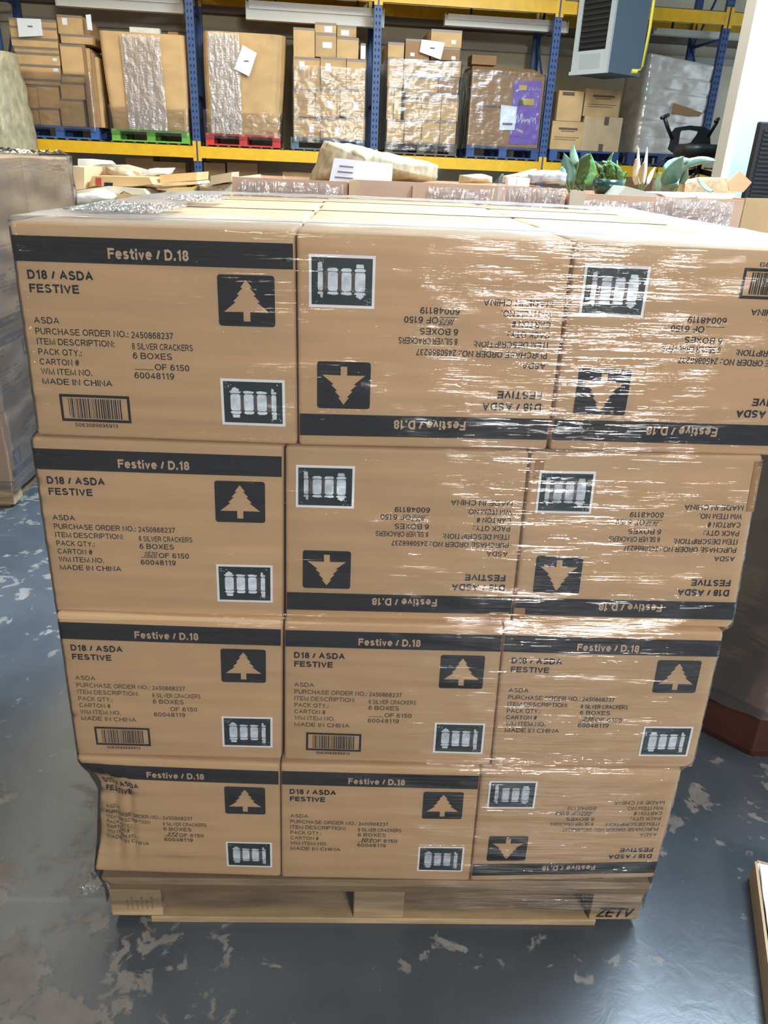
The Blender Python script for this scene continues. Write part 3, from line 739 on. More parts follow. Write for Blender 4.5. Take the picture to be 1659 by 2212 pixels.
# torn tray on the floor
def tray():
    v0 = on_z(1634, 1868, 0.05); v1 = on_z(1659, 1780, 0.05); v2 = on_z(1659, 2060, 0.05)
    d1 = (v1-v0).normalized(); d2 = Vector((d1.y, -d1.x, 0))
    if (v2-v0).dot(d2) < 0: d2 = -d2
    d2 = ((v2-v0)*Vector((1, 1, 0)) if False else Vector(((v2-v0).x, (v2-v0).y, 0))).normalized()
    n1 = Vector((-d2.y, d2.x, 0));
    if n1.x < 0: n1 = -n1
    L1, L2 = .40, .50; p = Vector((v0.x, v0.y, 0))
    # d2 runs towards the viewer, n1 away from the stack
    t = thing('cardboard_tray', p+n1*L1/2+d2*L2/2, 'low open cardboard tray with torn white lining lying on the floor', 'tray')
    def bar(a, b, w_, h, m, nm):
        a, b = Vector(a), Vector(b); s_ = (b-a).normalized(); q = Vector((-s_.y, s_.x, 0))*w_
        up = Vector((0, 0, h)); MB().hexa([a, b, b+q, a+q, a+up, b+up, b+q+up, a+q+up]).build(nm, m, t)
    c = [p, p+n1*L1, p+n1*L1+d2*L2, p+d2*L2]
    for i in range(4): bar(c[i], c[(i+1) % 4], .006 if True else 0, .06, KRAFT, 'side_wall')
    MB().hexa([c[0], c[1], c[2], c[3]]+[k+Vector((0, 0, .006)) for k in c]).build('tray_base', mat('tray_inside', (.34, .28, .27), .7), t)
    def fn(u, v):
        wob = .20+.10*nrand((v*5, 1, 2))+.05*nrand((v*17, 4, 1))
        q = p+n1*(L1*u*wob+.004)+d2*(L2*v); return Vector((q.x, q.y, .060-.045*u+.006*nrand((u*3, v*8, 7))))
    MB().grid(fn, 6, 40).build('torn_lining', PAPER, t, thick=.002)
    def fn2(u, v):
        wob = .20+.08*nrand((v*5, 9, 2))
        q = p+d2*(L2*u*wob+.004)+n1*(L1*v); return Vector((q.x, q.y, .060-.045*u+.006*nrand((u*3, v*8, 3))))
    MB().grid(fn2, 6, 40).build('torn_lining', PAPER, t, thick=.002)
tray()

# ------------------------------------------------------------------ big open boxes in the middle of the hall
def gaylord(name, x0, x1, y0, y1, top, label, m, wallt=.008, fill=.05, skew=0.0):
    t = thing('bulk_box', ((x0+x1)/2, (y0+y1)/2, 0), label, 'box', 'open bulk boxes behind the cracker pallet')
    for xx in (x0, (x0+x1)/2-.05, x1-.1): bx('pallet_runner', (xx, y0+.02, 0), (xx+.1, y1-.02, .13), WOOD_D, t)
    bx('pallet_deck', (x0, y0, .13), (x1, y1, .15), WOOD, t)
    for nm, a, b in (('wall_panel', (x0, y0, .15), (x1, y0+wallt, top)), ('wall_panel', (x0, y1-wallt, .15), (x1, y1, top-.01)),
                     ('wall_panel', (x0, y0+wallt, .15), (x0+wallt, y1-wallt, top-.004)), ('wall_panel', (x1-wallt, y0+wallt, .15), (x1, y1-wallt, top-.006))):
        def mk(a=a, b=b):
            mb = MB(); mb.box(a, b)
            return mb
        mk().build(nm, m, t)
    mb = MB(); mb.grid(lambda u, v: Vector((lerp(x0+wallt, x1-wallt, u), lerp(y0+wallt, y1-wallt, v), top-fill+.05*nrand((u*5+x0, v*5, 3))+.03*nrand((u*13, v*13, x0)))), 24, 24)
    o_ = mb.build('scrap_fill', KRAFT_D, t); o_['kind'] = 'stuff'
    return t
Y1 = 2.9
xa, xb, xc = on_y(500, 390, Y1).x, on_y(756, 400, Y1).x, on_y(1228, 410, Y1).x
TOPB = on_y(760, 394, Y1).z
G1 = gaylord('A', xa, xb-.01, Y1+.02, Y1+1.1, on_y(600, 386, Y1).z, 'narrow open bulk box with glossy film, joined by a torn corner to its wider neighbour', KRAFT_P)
G2 = gaylord('B', xb, xc-.01, Y1, Y1+1.15, on_y(1000, 398, Y1).z, 'wide open bulk box below the filmed bundle with paper sheet', KRAFT_P)
G3 = gaylord('C', xc, xc+1.2, Y1-.03, Y1+1.15, on_y(1400, 424, Y1-.03).z, 'open bulk box with green artificial leaves sticking out of it', KRAFT_P)
# details on their fronts: crinkled film patches, glare put in as pale haze colour
FILM_GLARE = film_mat('film_glare_patch', streak=(22, 22, 60), strength=1.0, base=0.16, rough=0.22, haze=0.20)
for G_, pa_, pb_, yy, tz in ((G1, 516, 592, Y1+.02, -.006), (G1, 594, 742, Y1+.02, -.016), (G2, 926, 1060, Y1, -.016), (G2, 1100, 1150, Y1, -.012), (G2, 1152, 1224, Y1, -.014), (G3, 1262, 1420, Y1-.03, -.018), (G3, 1422, 1592, Y1-.03, -.012)):
    f0, f1 = on_y(pa_, 400, yy).x, on_y(pb_, 400, yy).x; tp = on_y((pa_+pb_)/2, {G1: 386, G2: 398, G3: 424}[G_], yy).z
    mb = MB(); mb.grid(lambda u, v: Vector((lerp(f0, f1, u), yy-.006-.010*abs(nrand((u*5+f0, v*14, 1)))-.006*abs(nrand((u*16, v*40, f0))), lerp(.25, tp+tz-.02*abs(nrand((u*4, 3, f0))), v))), 40, 90)
    mb.build('film_glare_sheet', FILM_GLARE, G_)
bx('corner_tape', (xc+.0, Y1-.046, .9), (xc+.075, Y1-.040, on_y(1400, 424, Y1).z+.012), TAPE_C, G3)
bx('corner_board', (xb-.005, Y1-.014, .9), (xb+.03, Y1-.004, TOPB+.005), KRAFT_L, G2)
fx = on_y(1062, 400, Y1).x
mb = MB(); mb.grid(lambda u, v: Vector((fx+.10*u*(1-.25*max(0, v-.8)*4*abs(u-.5)), Y1-.03-.01*nrand((u*5, v*6, 1)), lerp(TOPB-.4, TOPB+.075*(1-abs(u-.45)*1.7), v))), 10, 30); mb.build('hanging_film', CLEARBAG, G2)
ex = on_y(890, 400, Y1).x
bx('fold_seam', (ex, Y1-.012, .3), (ex+.004, Y1-.002, TOPB-.004), KRAFT_D, G2)

# box of flattened cardboard left of them
XL0, XL1, YL = on_y(150, 400, 3.9).x, on_y(492, 400, 3.9).x, 3.9
GL = gaylord('D', XL0, XL1, YL, YL+1.2, 1.36, 'open bulk box heaped with flattened cardboard, between the filmed stack and narrow box', KRAFT_B, fill=.02)
def slab(name, pxs, y, dy, m, label, cat, th=.02, group='cardboard scraps in the heaped bulk box', tilt=0.0, yb=None, lift=0.0, parent=None):
    """a sheet piece: front outline from the photo at depth y, going back dy with thickness"""
    P = [on_y(a, b, y) for a, b in pxs]; n = len(P); mb = MB()
    back = Vector((0, dy, lift))
    mb.add(P+[p+back for p in P], [tuple(range(n)), tuple(range(2*n-1, n-1, -1))]+[(i, i+n, (i+1) % n+n, (i+1) % n) for i in range(n)])
    return tag(mb.build(name, m), label, cat, group)
slab('carton', [(155, 358), (182, 362), (182, 408), (152, 412)], 3.95, .35, KRAFT_L, 'pale carton end wedged against the grey-filmed stack', 'carton')
slab('cardboard_sheet', [(198, 382), (290, 385), (350, 400), (290, 404), (192, 404)], 4.0, .5, KRAFT_L, 'pale flattened carton lying flat with a red printed patch', 'cardboard')
o = slab('flattened_carton', [(200, 380), (322, 383), (330, 398), (285, 403), (198, 402)], 3.96, .4, KRAFT_B, 'brown flattened carton with red and black printed squares', 'cardboard')
q = [on_y(*p, 3.955) for p in ((206, 384), (219, 384.5), (219, 401), (207, 401))]
MB().add(q, [(0, 1, 2, 3)]).build('red_print', mat('red_print', (.45, .05, .04), .6), o)
q = [on_y(*p, 3.955) for p in ((225, 394), (244, 395), (243, 402), (225, 402))]
MB().add(q, [(0, 1, 2, 3)]).build('black_print', INK, o)
slab('flattened_carton', [(345, 378), (425, 372), (424, 390), (346, 395)], 4.1, .4, KRAFT_B, 'brown flattened carton leaning on the white foam strip', 'cardboard')
slab('cardboard_sheet', [(335, 396), (425, 392), (428, 398), (330, 404)], 4.02, .4, KRAFT_L, 'thin pale board under the leaning flattened carton', 'cardboard')
slab('cardboard_sheet', [(180, 358), (240, 356), (300, 372), (305, 384), (180, 384)], 4.3, .4, KRAFT_L, 'pale crumpled cardboard under the white foam block', 'cardboard')
slab('foam_block', [(168, 343), (212, 347), (221, 355), (168, 361)], 4.35, .3, FOAM, 'white foam block on top of the cardboard heap', 'foam')
slab('cardboard_sheet', [(160, 412), (232, 402), (310, 408), (330, 440), (160, 440)], 3.92, .3, mat('pale_film', (.72, .66, .50), .35, var=.2), 'pale yellowish sheet draped over the box rim', 'sheet')
slab('yellow_sheet', [(362, 408), (412, 405), (424, 401), (410, 424), (352, 424)], 3.91, .1, mat('yellow_sheet', (.75, .55, .16), .5), 'yellow paper sheet at the front of the heaped box', 'paper')
def bag(name, outline, y, dy, m, label, cat, amp=.03, group=None, n=26, kind=None):
    """lumpy bundle: outline in the photo, inflated round its middle plane"""
    P = [on_y(a, b, y+dy/2) for a, b in outline]; c = sum(P, Vector())/len(P); mb = MB(); rings = []
    Pn = []
    for i in range(len(P)):
        for k in range(4): Pn.append(lerp(P[i], P[(i+1) % len(P)], k/4))
    K = 12
    for j in range(K+1):
        a = -PI/2+PI*j/K; s_ = max(.03, math.cos(a))**.55; ring = []
        for p in Pn:
            q = c+(p-c)*s_+Vector((0, math.sin(a)*dy/2, 0))
            q += (q-c).normalized()*amp*(nrand(q*9)+.6*nrand(q*22)) if 0 < j < K else Vector()
            ring.append(q)
        rings.append(ring)
    mb.loft(rings, True); return tag(mb.build(name, m, smooth=True), label, cat, group)
bag('film_bundle', [(305, 372), (330, 363), (376, 363), (372, 376), (340, 384), (300, 386)], 4.25, .25, mat('film_white', (.70, .66, .58), .3, var=.3), 'crumpled whitish film on the cardboard heap', 'film', .02)
bag('film_bundle', [(228, 360), (262, 358), (292, 366), (300, 384), (240, 386)], 4.2, .2, mat('film_tan', (.50, .38, .24), .4, var=.4, scale=(30, 30, 30)), 'crumpled brownish paper beside the white foam block', 'paper', .02)
bag('film_bundle', [(160, 418), (225, 410), (250, 424), (240, 446), (160, 446)], 3.75, .2, mat('film_white', (.70, .66, .58)), 'white crumpled film hanging over the rim of the heaped box', 'film', .02)
slab('flattened_carton', [(455, 380), (500, 372), (500, 392), (455, 400)], 3.9, .3, KRAFT_L, 'pale flattened carton end beside the narrow bulk box', 'cardboard')
bag('film_bundle', [(430, 400), (462, 392), (500, 396), (492, 424), (425, 426)], 3.93, .2, mat('film_tan', (.5, .38, .24)), 'brown-grey crumpled film between the heaped box and the narrow box', 'film', .02)

# the filmed bundle with a sheet of paper
bd = bag('wrapped_bundle', [(668, 392), (676, 372), (692, 322), (705, 305), (740, 309), (800, 320), (870, 338), (925, 348), (946, 357), (946, 392), (800, 396)], 3.25, .40,
         mat('bundle_tan', (.56, .46, .30), .35, var=.45, scale=(22, 22, 9)), 'tan bundle in wrinkled clear film with a paper sheet, lying across the bulk boxes', 'bundle', .022)
b_loc = parent_loc(bd)
def paper(name, pts, y, parent, m=PAPER):
    P = [on_y(a, b, y) for a, b in pts]; return MB().add(P, [(0, 1, 2, 3)]).build(name, m, parent, thick=.001)
pp = paper('paper_sheet', ((722, 341), (849, 354), (846, 395), (711, 392)), 3.18, bd, mat('paper_blue', (.72, .76, .86), .4))
for i, (x_, y_, w_) in enumerate(((733, 357, 27), (729, 369, 30), (723, 381, 36))):
    q = on_y(x_, y_, 3.176); MB().add([q, q+Vector((w_*.0027, 0, -.0035)), q+Vector((w_*.0027, 0, -.0105)), q+Vector((0, 0, -.0075))], [(0, 3, 2, 1)]).build('typed_line', mat('ink_soft', (.16, .15, .20), .7), pp)
bag('film_bundle', [(1140, 378), (1160, 370), (1200, 368), (1225, 374), (1222, 398), (1140, 396)], 3.3, .2, mat('film_silver', (.34, .35, .37), .25, var=.5, scale=(30, 30, 30)), 'silvery crumpled film beside the rack upright foot', 'film', .02)
bag('film_bundle', [(995, 378), (1040, 376), (1060, 382), (1062, 396), (990, 396)], 3.3, .2, mat('film_tan', (.5, .38, .24)), 'beige crumpled wrapping on the wide bulk box', 'film', .012)
bag('film_bundle', [(1086, 380), (1120, 374), (1158, 364), (1160, 376), (1120, 392), (1086, 394)], 3.6, .2, mat('film_white', (.7, .66, .58)), 'whitish film strip across the back of the wide bulk box', 'film', .012)
for a, b, w_ in ((1098, 387, 17), (1123, 389, 20)):
    p = on_y(a, b, 3.25); tag(bx('paper_roll', (p.x, 3.25, p.z-.03), (p.x+w_*.0027, 3.33, p.z+.01), PAPER), ('narrower' if a < 1110 else 'wider')+' small white packet tucked into the wide bulk box', 'packet', 'white packets in the bulk box')

# artificial plants
LEAF_A = mat('leaf_green', (.055, .115, .030), .45, var=.3, scale=(14, 14, 14))
LEAF_B = mat('leaf_mint', (.24, .42, .31), .5, var=.2, scale=(10, 10, 10))
LEAF_C = mat('leaf_grey', (.085, .145, .105), .45, var=.25, scale=(12, 12, 12))
LEAF_D = mat('leaf_bright', (.085, .20, .050), .5, var=.35, scale=(18, 18, 18))
STEM = mat('stem', (.10, .13, .05), .6)
def leaf(parent, base, tip, wid, m, curl=.02, roll=0.0, frill=0.0):
    base, tip = Vector(base), Vector(tip); d = tip-base; side = d.cross(Vector((0, 1, 0))).normalized()
    side = Matrix.Rotation(roll, 3, d.normalized()) @ side; nrm = side.cross(d.normalized())
    def fn(u, v):
        w_ = wid*math.sin(PI*min(1, .06+.94*v**.8))**.75 if v < 1 else 0
        s_ = (u-.5)*2
        return base+d*v+side*(s_*w_/2)+nrm*(curl*(s_*s_)-curl*2*v*v+frill*nrand((u*9, v*9, base.x*5)))
    return MB().grid(fn, 8, 14).build('leaf', m, parent, smooth=True, thick=.0012)
def plant(px, py, y, leaves, label, group='artificial plants in the bulk box'):
    p = on_y(px, py, y); t = thing('artificial_plant', (p.x, y, p.z-.06), label, 'plant', group)
    for (bx_, by_, tx, ty, wpx, m, curl, roll, fr, dy) in leaves:
        a, b = on_y(bx_, by_, y), on_y(tx, ty, y+dy); leaf(t, a, b, wpx*(y-CAM.y)/FPX, m, curl, roll, fr)
        MB().tube([(p.x, y, p.z-.06), lerp(Vector((p.x, y, p.z-.03)), a, .6), a], .004, 6).build('stem', STEM, t)
    return t
plant(1235, 405, 3.45, [(1222, 400, 1208, 358, 24, LEAF_B, .02, .3, .004, -.05), (1228, 395, 1222, 336, 30, LEAF_C, .03, -.4, .004, .05), (1250, 350, 1231, 318, 20, LEAF_B, .02, .5, 0, .02)], 'artificial plant with pale mint leaf tips, beside the rack upright')
plant(1262, 408, 3.55, [(1252, 400, 1262, 332, 44, LEAF_A, .04, .2, .02, 0), (1262, 398, 1278, 340, 34, LEAF_D, .03, -.5, .02, .05), (1240, 402, 1246, 350, 26, LEAF_A, .02, .8, .01, .1)], 'artificial plant with broad dark green ruffled leaves')
RL = random.Random(5)
fern = []
for k in range(16):
    a_ = RL.uniform(-1.1, 1.1); L_ = RL.uniform(34, 62); bx_ = 1318+RL.uniform(-14, 14)
    fern.append((bx_, 402-RL.uniform(0, 18), bx_+L_*.45*math.sin(a_), 402-L_*math.cos(a_)*.85-4, RL.uniform(18, 30), (LEAF_D, LEAF_D, LEAF_A)[k % 3], RL.uniform(.01, .04), RL.uniform(-1.2, 1.2), .02, RL.uniform(-.08, .12)))
plant(1320, 408, 3.6, fern, 'bushy bright green artificial fern head')
plant(1455, 412, 3.5, [(1456, 408, 1462, 338, 46, LEAF_C, .04, .15, .003, 0), (1452, 412, 1456, 385, 34, LEAF_C, .03, 0, .003, -.1), (1428, 410, 1416, 372, 18, LEAF_B, .02, .5, .003, -.06), (1440, 370, 1478, 340, 24, LEAF_B, .03, .4, .004, .04), (1470, 395, 1486, 366, 16, LEAF_C, .02, -.5, .003, 0), (1476, 366, 1533, 336, 20, LEAF_C, .03, .7, .006, .05)], 'large grey-green artificial leaves in front of the office chair')
plant(1525, 410, 3.42, [(1540, 412, 1502, 390, 16, LEAF_B, .01, .9, .002, 0)], 'single mint-green leaf beside the diamond-shaped cardboard piece')
plant(1385, 400, 3.9, [(1384, 398, 1376, 320, 9, FOAM, .01, .3, .004, 0), (1390, 398, 1398, 318, 8, FOAM, .01, -.3, .004, .03), (1378, 398, 1368, 345, 12, mat('leaf_dry', (.42, .35, .26), .6, var=.3), .02, .4, .004, .02), (1400, 398, 1412, 362, 10, FOAM, .01, .2, .004, .02), (1386, 398, 1388, 348, 14, mat('leaf_dry', (.42, .35, .26)), .02, 0, .004, -.03)], 'dry pale stalks standing between the green plants')
MBp = thing('plant_pot', on_y(1310, 412, 3.3), 'dark green plant pot with a shiny plastic rim in the bulk box', 'pot')
p = on_y(1310, 420, 3.3)
mb = MB(); rr = [(.06, 0), (.075, .03), (.078, .075), (.072, .075), (.068, .04)]
mb.loft([[Vector((p.x+r_*1.05*math.cos(2*PI*k/20), 3.3+r_*math.sin(2*PI*k/20), p.z+z_)) for k in range(20)] for r_, z_ in rr]); mb.build('pot_body', mat('pot_green', (.008, .035, .03), .25), MBp, smooth=True)
mb = MB(); mb.tube([on_y(1256, 408, 3.0), on_y(1257, 420, 3.0), on_y(1250, 421, 3.0), on_y(1264, 421, 3.0)], .007, 8); tag(mb.build('black_clip', BLACK), 'small black clip hooked on the bulk box rim', 'clip')
# pale box lid, white boards and the diamond of cardboard
slab('box_lid', [(1352, 402), (1418, 420), (1424, 424), (1334, 424)], 3.0, .3, mat('lid_grey', (.42, .44, .38), .5), 'pale grey-green box lid standing askew on the rim', 'lid', group=None)
slab('white_board', [(1427, 418), (1512, 419), (1502, 427), (1440, 426)], 2.98, .3, PAPER, 'white board lying flat beside the grey-green lid', 'board', group='white boards on the bulk box rim')
slab('white_board', [(1514, 420), (1592, 421), (1580, 430), (1508, 428)], 2.96, .3, PAPER, 'white board lying flat below the diamond-shaped cardboard piece', 'board', group='white boards on the bulk box rim')
slab('cardboard_piece', [(1598, 369), (1624, 394), (1606, 415), (1576, 413), (1572, 392)], 3.2, .012, KRAFT, 'brown diamond-shaped cardboard piece standing on its corner', 'cardboard', group=None)
slab('cardboard_sheet', [(1480, 396), (1540, 384), (1580, 385), (1590, 418), (1478, 418)], 3.5, .2, mat('shavings', (.52, .38, .24), .8, var=.4, scale=(40, 40, 40)), 'pile of pale brown packing paper beside the mint leaf', 'paper', group=None)

# black ribbed panel standing against the partition
a, b = on_y(1646, 262, 4.3), on_y(1608, 415, 4.3)
t = thing('black_cabinet', (b.x+.35, 4.5, 0), 'tall black cabinet with a ribbed front beside the white partition', 'cabinet')
x0 = lerp(a.x, b.x, .35)
bx('cabinet_body', (x0, 4.3, 0), (x0+.7, 4.36, a.z), BLACK, t, .01)
z_ = 1.0
while z_ < a.z-.05:
    bx('rib', (x0+.03, 4.288, z_), (x0+.67, 4.302, z_+.012), mat('black_rib', (.018, .018, .02), .4), t); z_ += .026

# ------------------------------------------------------------------ pallet racking
SP = 2.4; UP = [-2.4, 0.0, 2.4, 4.8, 7.15]; BT = 1.70; BH = .145; RD = 0.95
RACK = thing('pallet_racking', rw(2.4, RD/2, 0), 'long blue and yellow pallet racking along the cream back wall', 'racking')
for u in UP:
    for n_ in (0.0, RD):
        up_ = rbx('upright', (u-.05, n_, 0), (u+.05, n_+.07, 5.3), BLUE, RACK)
        rbx('foot_plate', (u-.07, n_-.02, 0), (u+.07, n_+.09, .008), BLUE, up_)
        if n_ == 0:
            mb = MB(); z = .6
            while z < 5.2:
                for s_ in (-.022, .022): mb.rbox((u+s_-.008, -.0015, z), (u+s_+.008, .0, z+.032))
                z += .075
            mb.build('slot_row', HOLE, up_)['kind'] = 'stuff'
    zs = [.3, 1.3, 2.3, 3.3, 4.3, 5.2]
    for i, z in enumerate(zs):
        rbx('cross_brace', (u-.015, .07, z), (u+.015, RD, z+.035), BLUE, RACK)
        if i+1 < len(zs):
            p, q = (rw(u, .07, z), rw(u, RD, zs[i+1])) if i % 2 == 0 else (rw(u, RD, z), rw(u, .07, zs[i+1]))
            MB().tube([p, q], .018, 6).build('diagonal_brace', BLUE, RACK)
UB = [(-4.3, -2.4)]+[(UP[i], UP[i+1]) for i in range(4)]+[(7.15, 9.4)]
for i, (u0, u1) in enumerate(UB):
    for lev, zt in ((0, BT), (1, 3.62)):
        for n_ in (0, RD):
            bm_ = rbx('beam', (u0+.05, n_-.012 if n_ == 0 else n_+.03, zt-BH), (u1-.05, n_+.04 if n_ == 0 else n_+.08, zt), YELLOW, RACK)
            for uu in (u0+.012, u1-.055):
                rbx('connector', (uu, n_-.016, zt-BH-.04), (uu+.043, n_-.001, zt+.06), YELLOW, bm_)
    k = u0+.12        # deck bars across the beams show as dark stubs above the front beam
    while k < u1-.1:
        rbx('deck_bar', (k, -.02, BT), (k+.03, RD+.06, BT+.022), DECK, RACK); k += .145
    rbx('upper_deck', (u0+.06, .05, 3.62), (u1-.06, RD, 3.64), DECK, RACK)
PT = BT+.022
def rack_pallet(u0, u1, col, label, h=.145):
    m = mat('pallet_'+label.split()[0], col, .5, var=.25, scale=(6, 6, 6))
    t = thing('pallet', rw((u0+u1)/2, .5, PT), label, 'pallet', 'pallets on the racking')
    for i in range(5): rbx('deck_board', (u0, .02+.2*i, PT+h-.025), (u1, .16+.2*i, PT+h), m, t)
    for uu in (u0, (u0+u1)/2-.055, u1-.11):
        rbx('stringer_board', (uu, .02, PT+h-.045), (uu+.11, .98, PT+h-.025), m, t)
        for nn in (.02, .45, .87): rbx('block', (uu, nn, PT+.018), (uu+.11, nn+.11, PT+h-.045), m, t)
    for nn in (.02, .87): rbx('bottom_board', (u0, nn, PT), (u1, nn+.11, PT+.018), m, t)
    return PT+h
h1 = rack_pallet(-2.28, -1.27, (.045, .12, .36), 'blue pallet on the rack under the stack of long flat cartons')
h2 = rack_pallet(-1.11, -.09, (.16, .42, .05), 'green pallet on the rack under the tapering bulk box')
h3 = rack_pallet(.12, 1.12, (.55, .03, .03), 'red pallet on the rack under the rounded bulk box')
h4 = rack_pallet(1.26, 2.27, (.09, .15, .20), 'slate pallet on the rack under the labelled carton stack')
h5 = rack_pallet(2.55, 3.56, (.13, .09, .065), 'brown pallet on the rack under the filmed stack of mixed cartons')
h6 = rack_pallet(3.70, 4.74, (.035, .08, .23), 'navy pallet on the rack under the box with the purple poster')
h7 = rack_pallet(4.90, 5.92, (.038, .085, .25), 'indigo pallet on the rack under the loose printed cartons')
h8 = rack_pallet(6.05, 7.07, (.030, .06, .16), 'midnight-blue pallet on the rack under the silvery wrapped load')

STK = mat('sticker', (.80, .80, .82), .5)
ORD = ['first', 'second', 'third', 'fourth', 'fifth', 'sixth', 'seventh', 'eighth', 'ninth']
def rc(px0, py0, px1, py1, label, n0=.02, dep=.90, m=KRAFT_B, group=None, zfloor=None, sticker=None, tape=True, name='carton', rot=0, snap=None):
    """carton on the rack from its box in the photo (measured on the rack front plane)"""
    cx, cy = (px0+px1)/2, (py0+py1)/2
    u0, u1 = rk(px0, cy, n0)[0], rk(px1, cy, n0)[0]; z0, z1 = rk(cx, py1, n0)[1], rk(cx, py0, n0)[1]
    if snap is not None: z0 = snap
    g = .002
    o = MB().rbox((u0+g, n0, z0), (u1-g, n0+dep, z1-.001)).build(name, m, bevel=.004)
    tag(o, label, 'carton', group)
    if tape:
        MB().rbox((u0+g, n0-.0015, z1-.028), (u1-g, n0-.0005, z1-.001)).build('tape_edge', mat('tape_grey', (.26, .20, .15), .4), o)
    if sticker:
        a, b, c, d = sticker
        su0, su1 = rk(a, (b+d)/2, n0)[0], rk(c, (b+d)/2, n0)[0]; sz0, sz1 = rk((a+c)/2, d, n0)[1], rk((a+c)/2, b, n0)[1]
        MB().rbox((su0, n0-.0022, sz0), (su1, n0-.0008, sz1)).build('sticker', STK, o)
    return o, (u0, u1, z0, z1)
def stack(items, crop, desc, group, base):
    ox, oy, s = crop; cnt = {}
    for it in items:
        (x0, y0, x1, y1), layer = it[0], it[1]
        kw = dict(it[2]) if len(it) > 2 else {}
        cnt[layer] = cnt.get(layer, 0)+1
        stc = kw.pop('st', None)
        if stc: kw['sticker'] = (ox+stc[0]*s, oy+stc[1]*s, ox+stc[2]*s, oy+stc[3]*s)
        rc(ox+x0*s, oy+y0*s, ox+x1*s, oy+y1*s, '%s carton, %s in the %s layer of the %s' % (kw.pop('adj', 'brown'), ORD[cnt[layer]-1], layer, desc), group=group, snap=base if layer == 'bottom' else None, **kw)
def shell(u0, u1, z0, z1, label, m=None, n0=-.005, n1=.97, taper=0.0):
    t = thing('stretch_film', rw((u0+u1)/2, .5, z0), label, 'film', 'stretch film on the racked loads')
    rings = []
    for j in range(41):
        z = lerp(z0, z1, j/40); ring = []
        P = [(lerp(u0, u1, i/30), n0) for i in range(30)]+[(u1, lerp(n0, n1, i/14)) for i in range(14)]+[(lerp(u1, u0, i/20), n1) for i in range(20)]+[(u0, lerp(n1, n0, i/14)) for i in range(14)]
        for u, n_ in P:
            d = .010*nrand((u*5, n_*5, z*10))+.006*nrand((u*19, n_*19, z*16))
            ring.append(rw(u, n_-abs(d) if n_ < .3 else n_+abs(d), z))
        rings.append(ring)
    MB().loft(rings, False).build('film_sleeve', m or FILM_B, t, smooth=True)

# stack on the blue pallet
st1 = [((295, 1362, 540, 1600), 'bottom'), ((542, 1362, 822, 1600), 'bottom'), ((834, 1240, 1165, 1610), 'bottom', dict(adj='pale filmed')),
       ((290, 1040, 522, 1360), 'second'), ((522, 1040, 822, 1360), 'second'), ((836, 1010, 1165, 1240), 'second', dict(adj='pale filmed')),
       ((270, 960, 836, 1040), 'third', dict(adj='shallow brown')), ((845, 900, 1160, 1010), 'third'),
       ((250, 765, 832, 960), 'fourth', dict(adj='long brown', st=(735, 815, 800, 860))), ((840, 480, 1145, 900), 'fourth', dict(adj='tall filmed')),
       ((225, 600, 822, 765), 'fifth', dict(adj='long brown', st=(725, 675, 785, 715))), ((190, 520, 810, 600), 'sixth', dict(adj='shallow brown')),
       ((155, 395, 795, 520), 'seventh', dict(adj='long brown')), ((835, 345, 1275, 478), 'seventh', dict(adj='wide brown')),
       ((140, 240, 785, 395), 'eighth', dict(adj='long brown')), ((790, 80, 1140, 345), 'eighth', dict(adj='square brown', st=(855, 120, 925, 215))), ((120, 130, 775, 240), 'topmost', dict(adj='long brown'))]
stack(st1, (0, 20, .1567), 'stack on the blue pallet', 'cartons on the blue pallet', h1)
for k, (a, b) in enumerate(((1168, 1230), (1232, 1290), (1292, 1345), (1346, 1400))):
    rc(a*.1567, 20+(480+k*60)*.1567, b*.1567, 20+1612*.1567, '%s flattened board on edge beside the pale filmed cartons' % ('tallest dark', 'tall light brown', 'shorter dark', 'shortest light brown')[k], n0=.03, dep=.8, m=KRAFT_B if k % 2 else KRAFT_D, group='boards on edge on the blue pallet', tape=False, name='cardboard_board', snap=h1)
def rsheet(name, pxs, n0, m, label=None, cat=None, parent=None, group=None):
    P = []
    for a, b in pxs:
        u, z = rk(a, b, n0); P.append(rw(u, n0, z))
    o = MB().add(P, [tuple(range(len(P)))]).build(name, m, parent, thick=.002)
    if label: tag(o, label, cat, group)
    return o
def paper_sheet(pxs, n0, label, mark):
    o = rsheet('paper_sheet', pxs, n0, PAPER, label, 'paper', group='paper sheets on the racked loads')
    u, z = rk(*mark, n0-.004); MB().rbox((u-.03, n0-.004, z-.008), (u+.03, n0-.003, z+.008)).build('typed_line', mat('ink_soft', (.16, .15, .2)), o); return o
paper_sheet([(36, 39), (88, 41), (93, 77), (41, 80)], -.02, 'white paper sheet taped to the top of the long flat cartons', (65, 57))
rsheet('white_strip', [(185, 32), (196, 31), (200, 66), (189, 64)], -.01, PAPER, 'narrow white packaging strip beside the tapering bulk box', 'strip')
u0, z0 = rk(22, 280); u1, z1 = rk(215, 30)
shell(-2.27, -1.29, h1-.05, 2.5, 'clear film round the long flat cartons on the blue pallet')

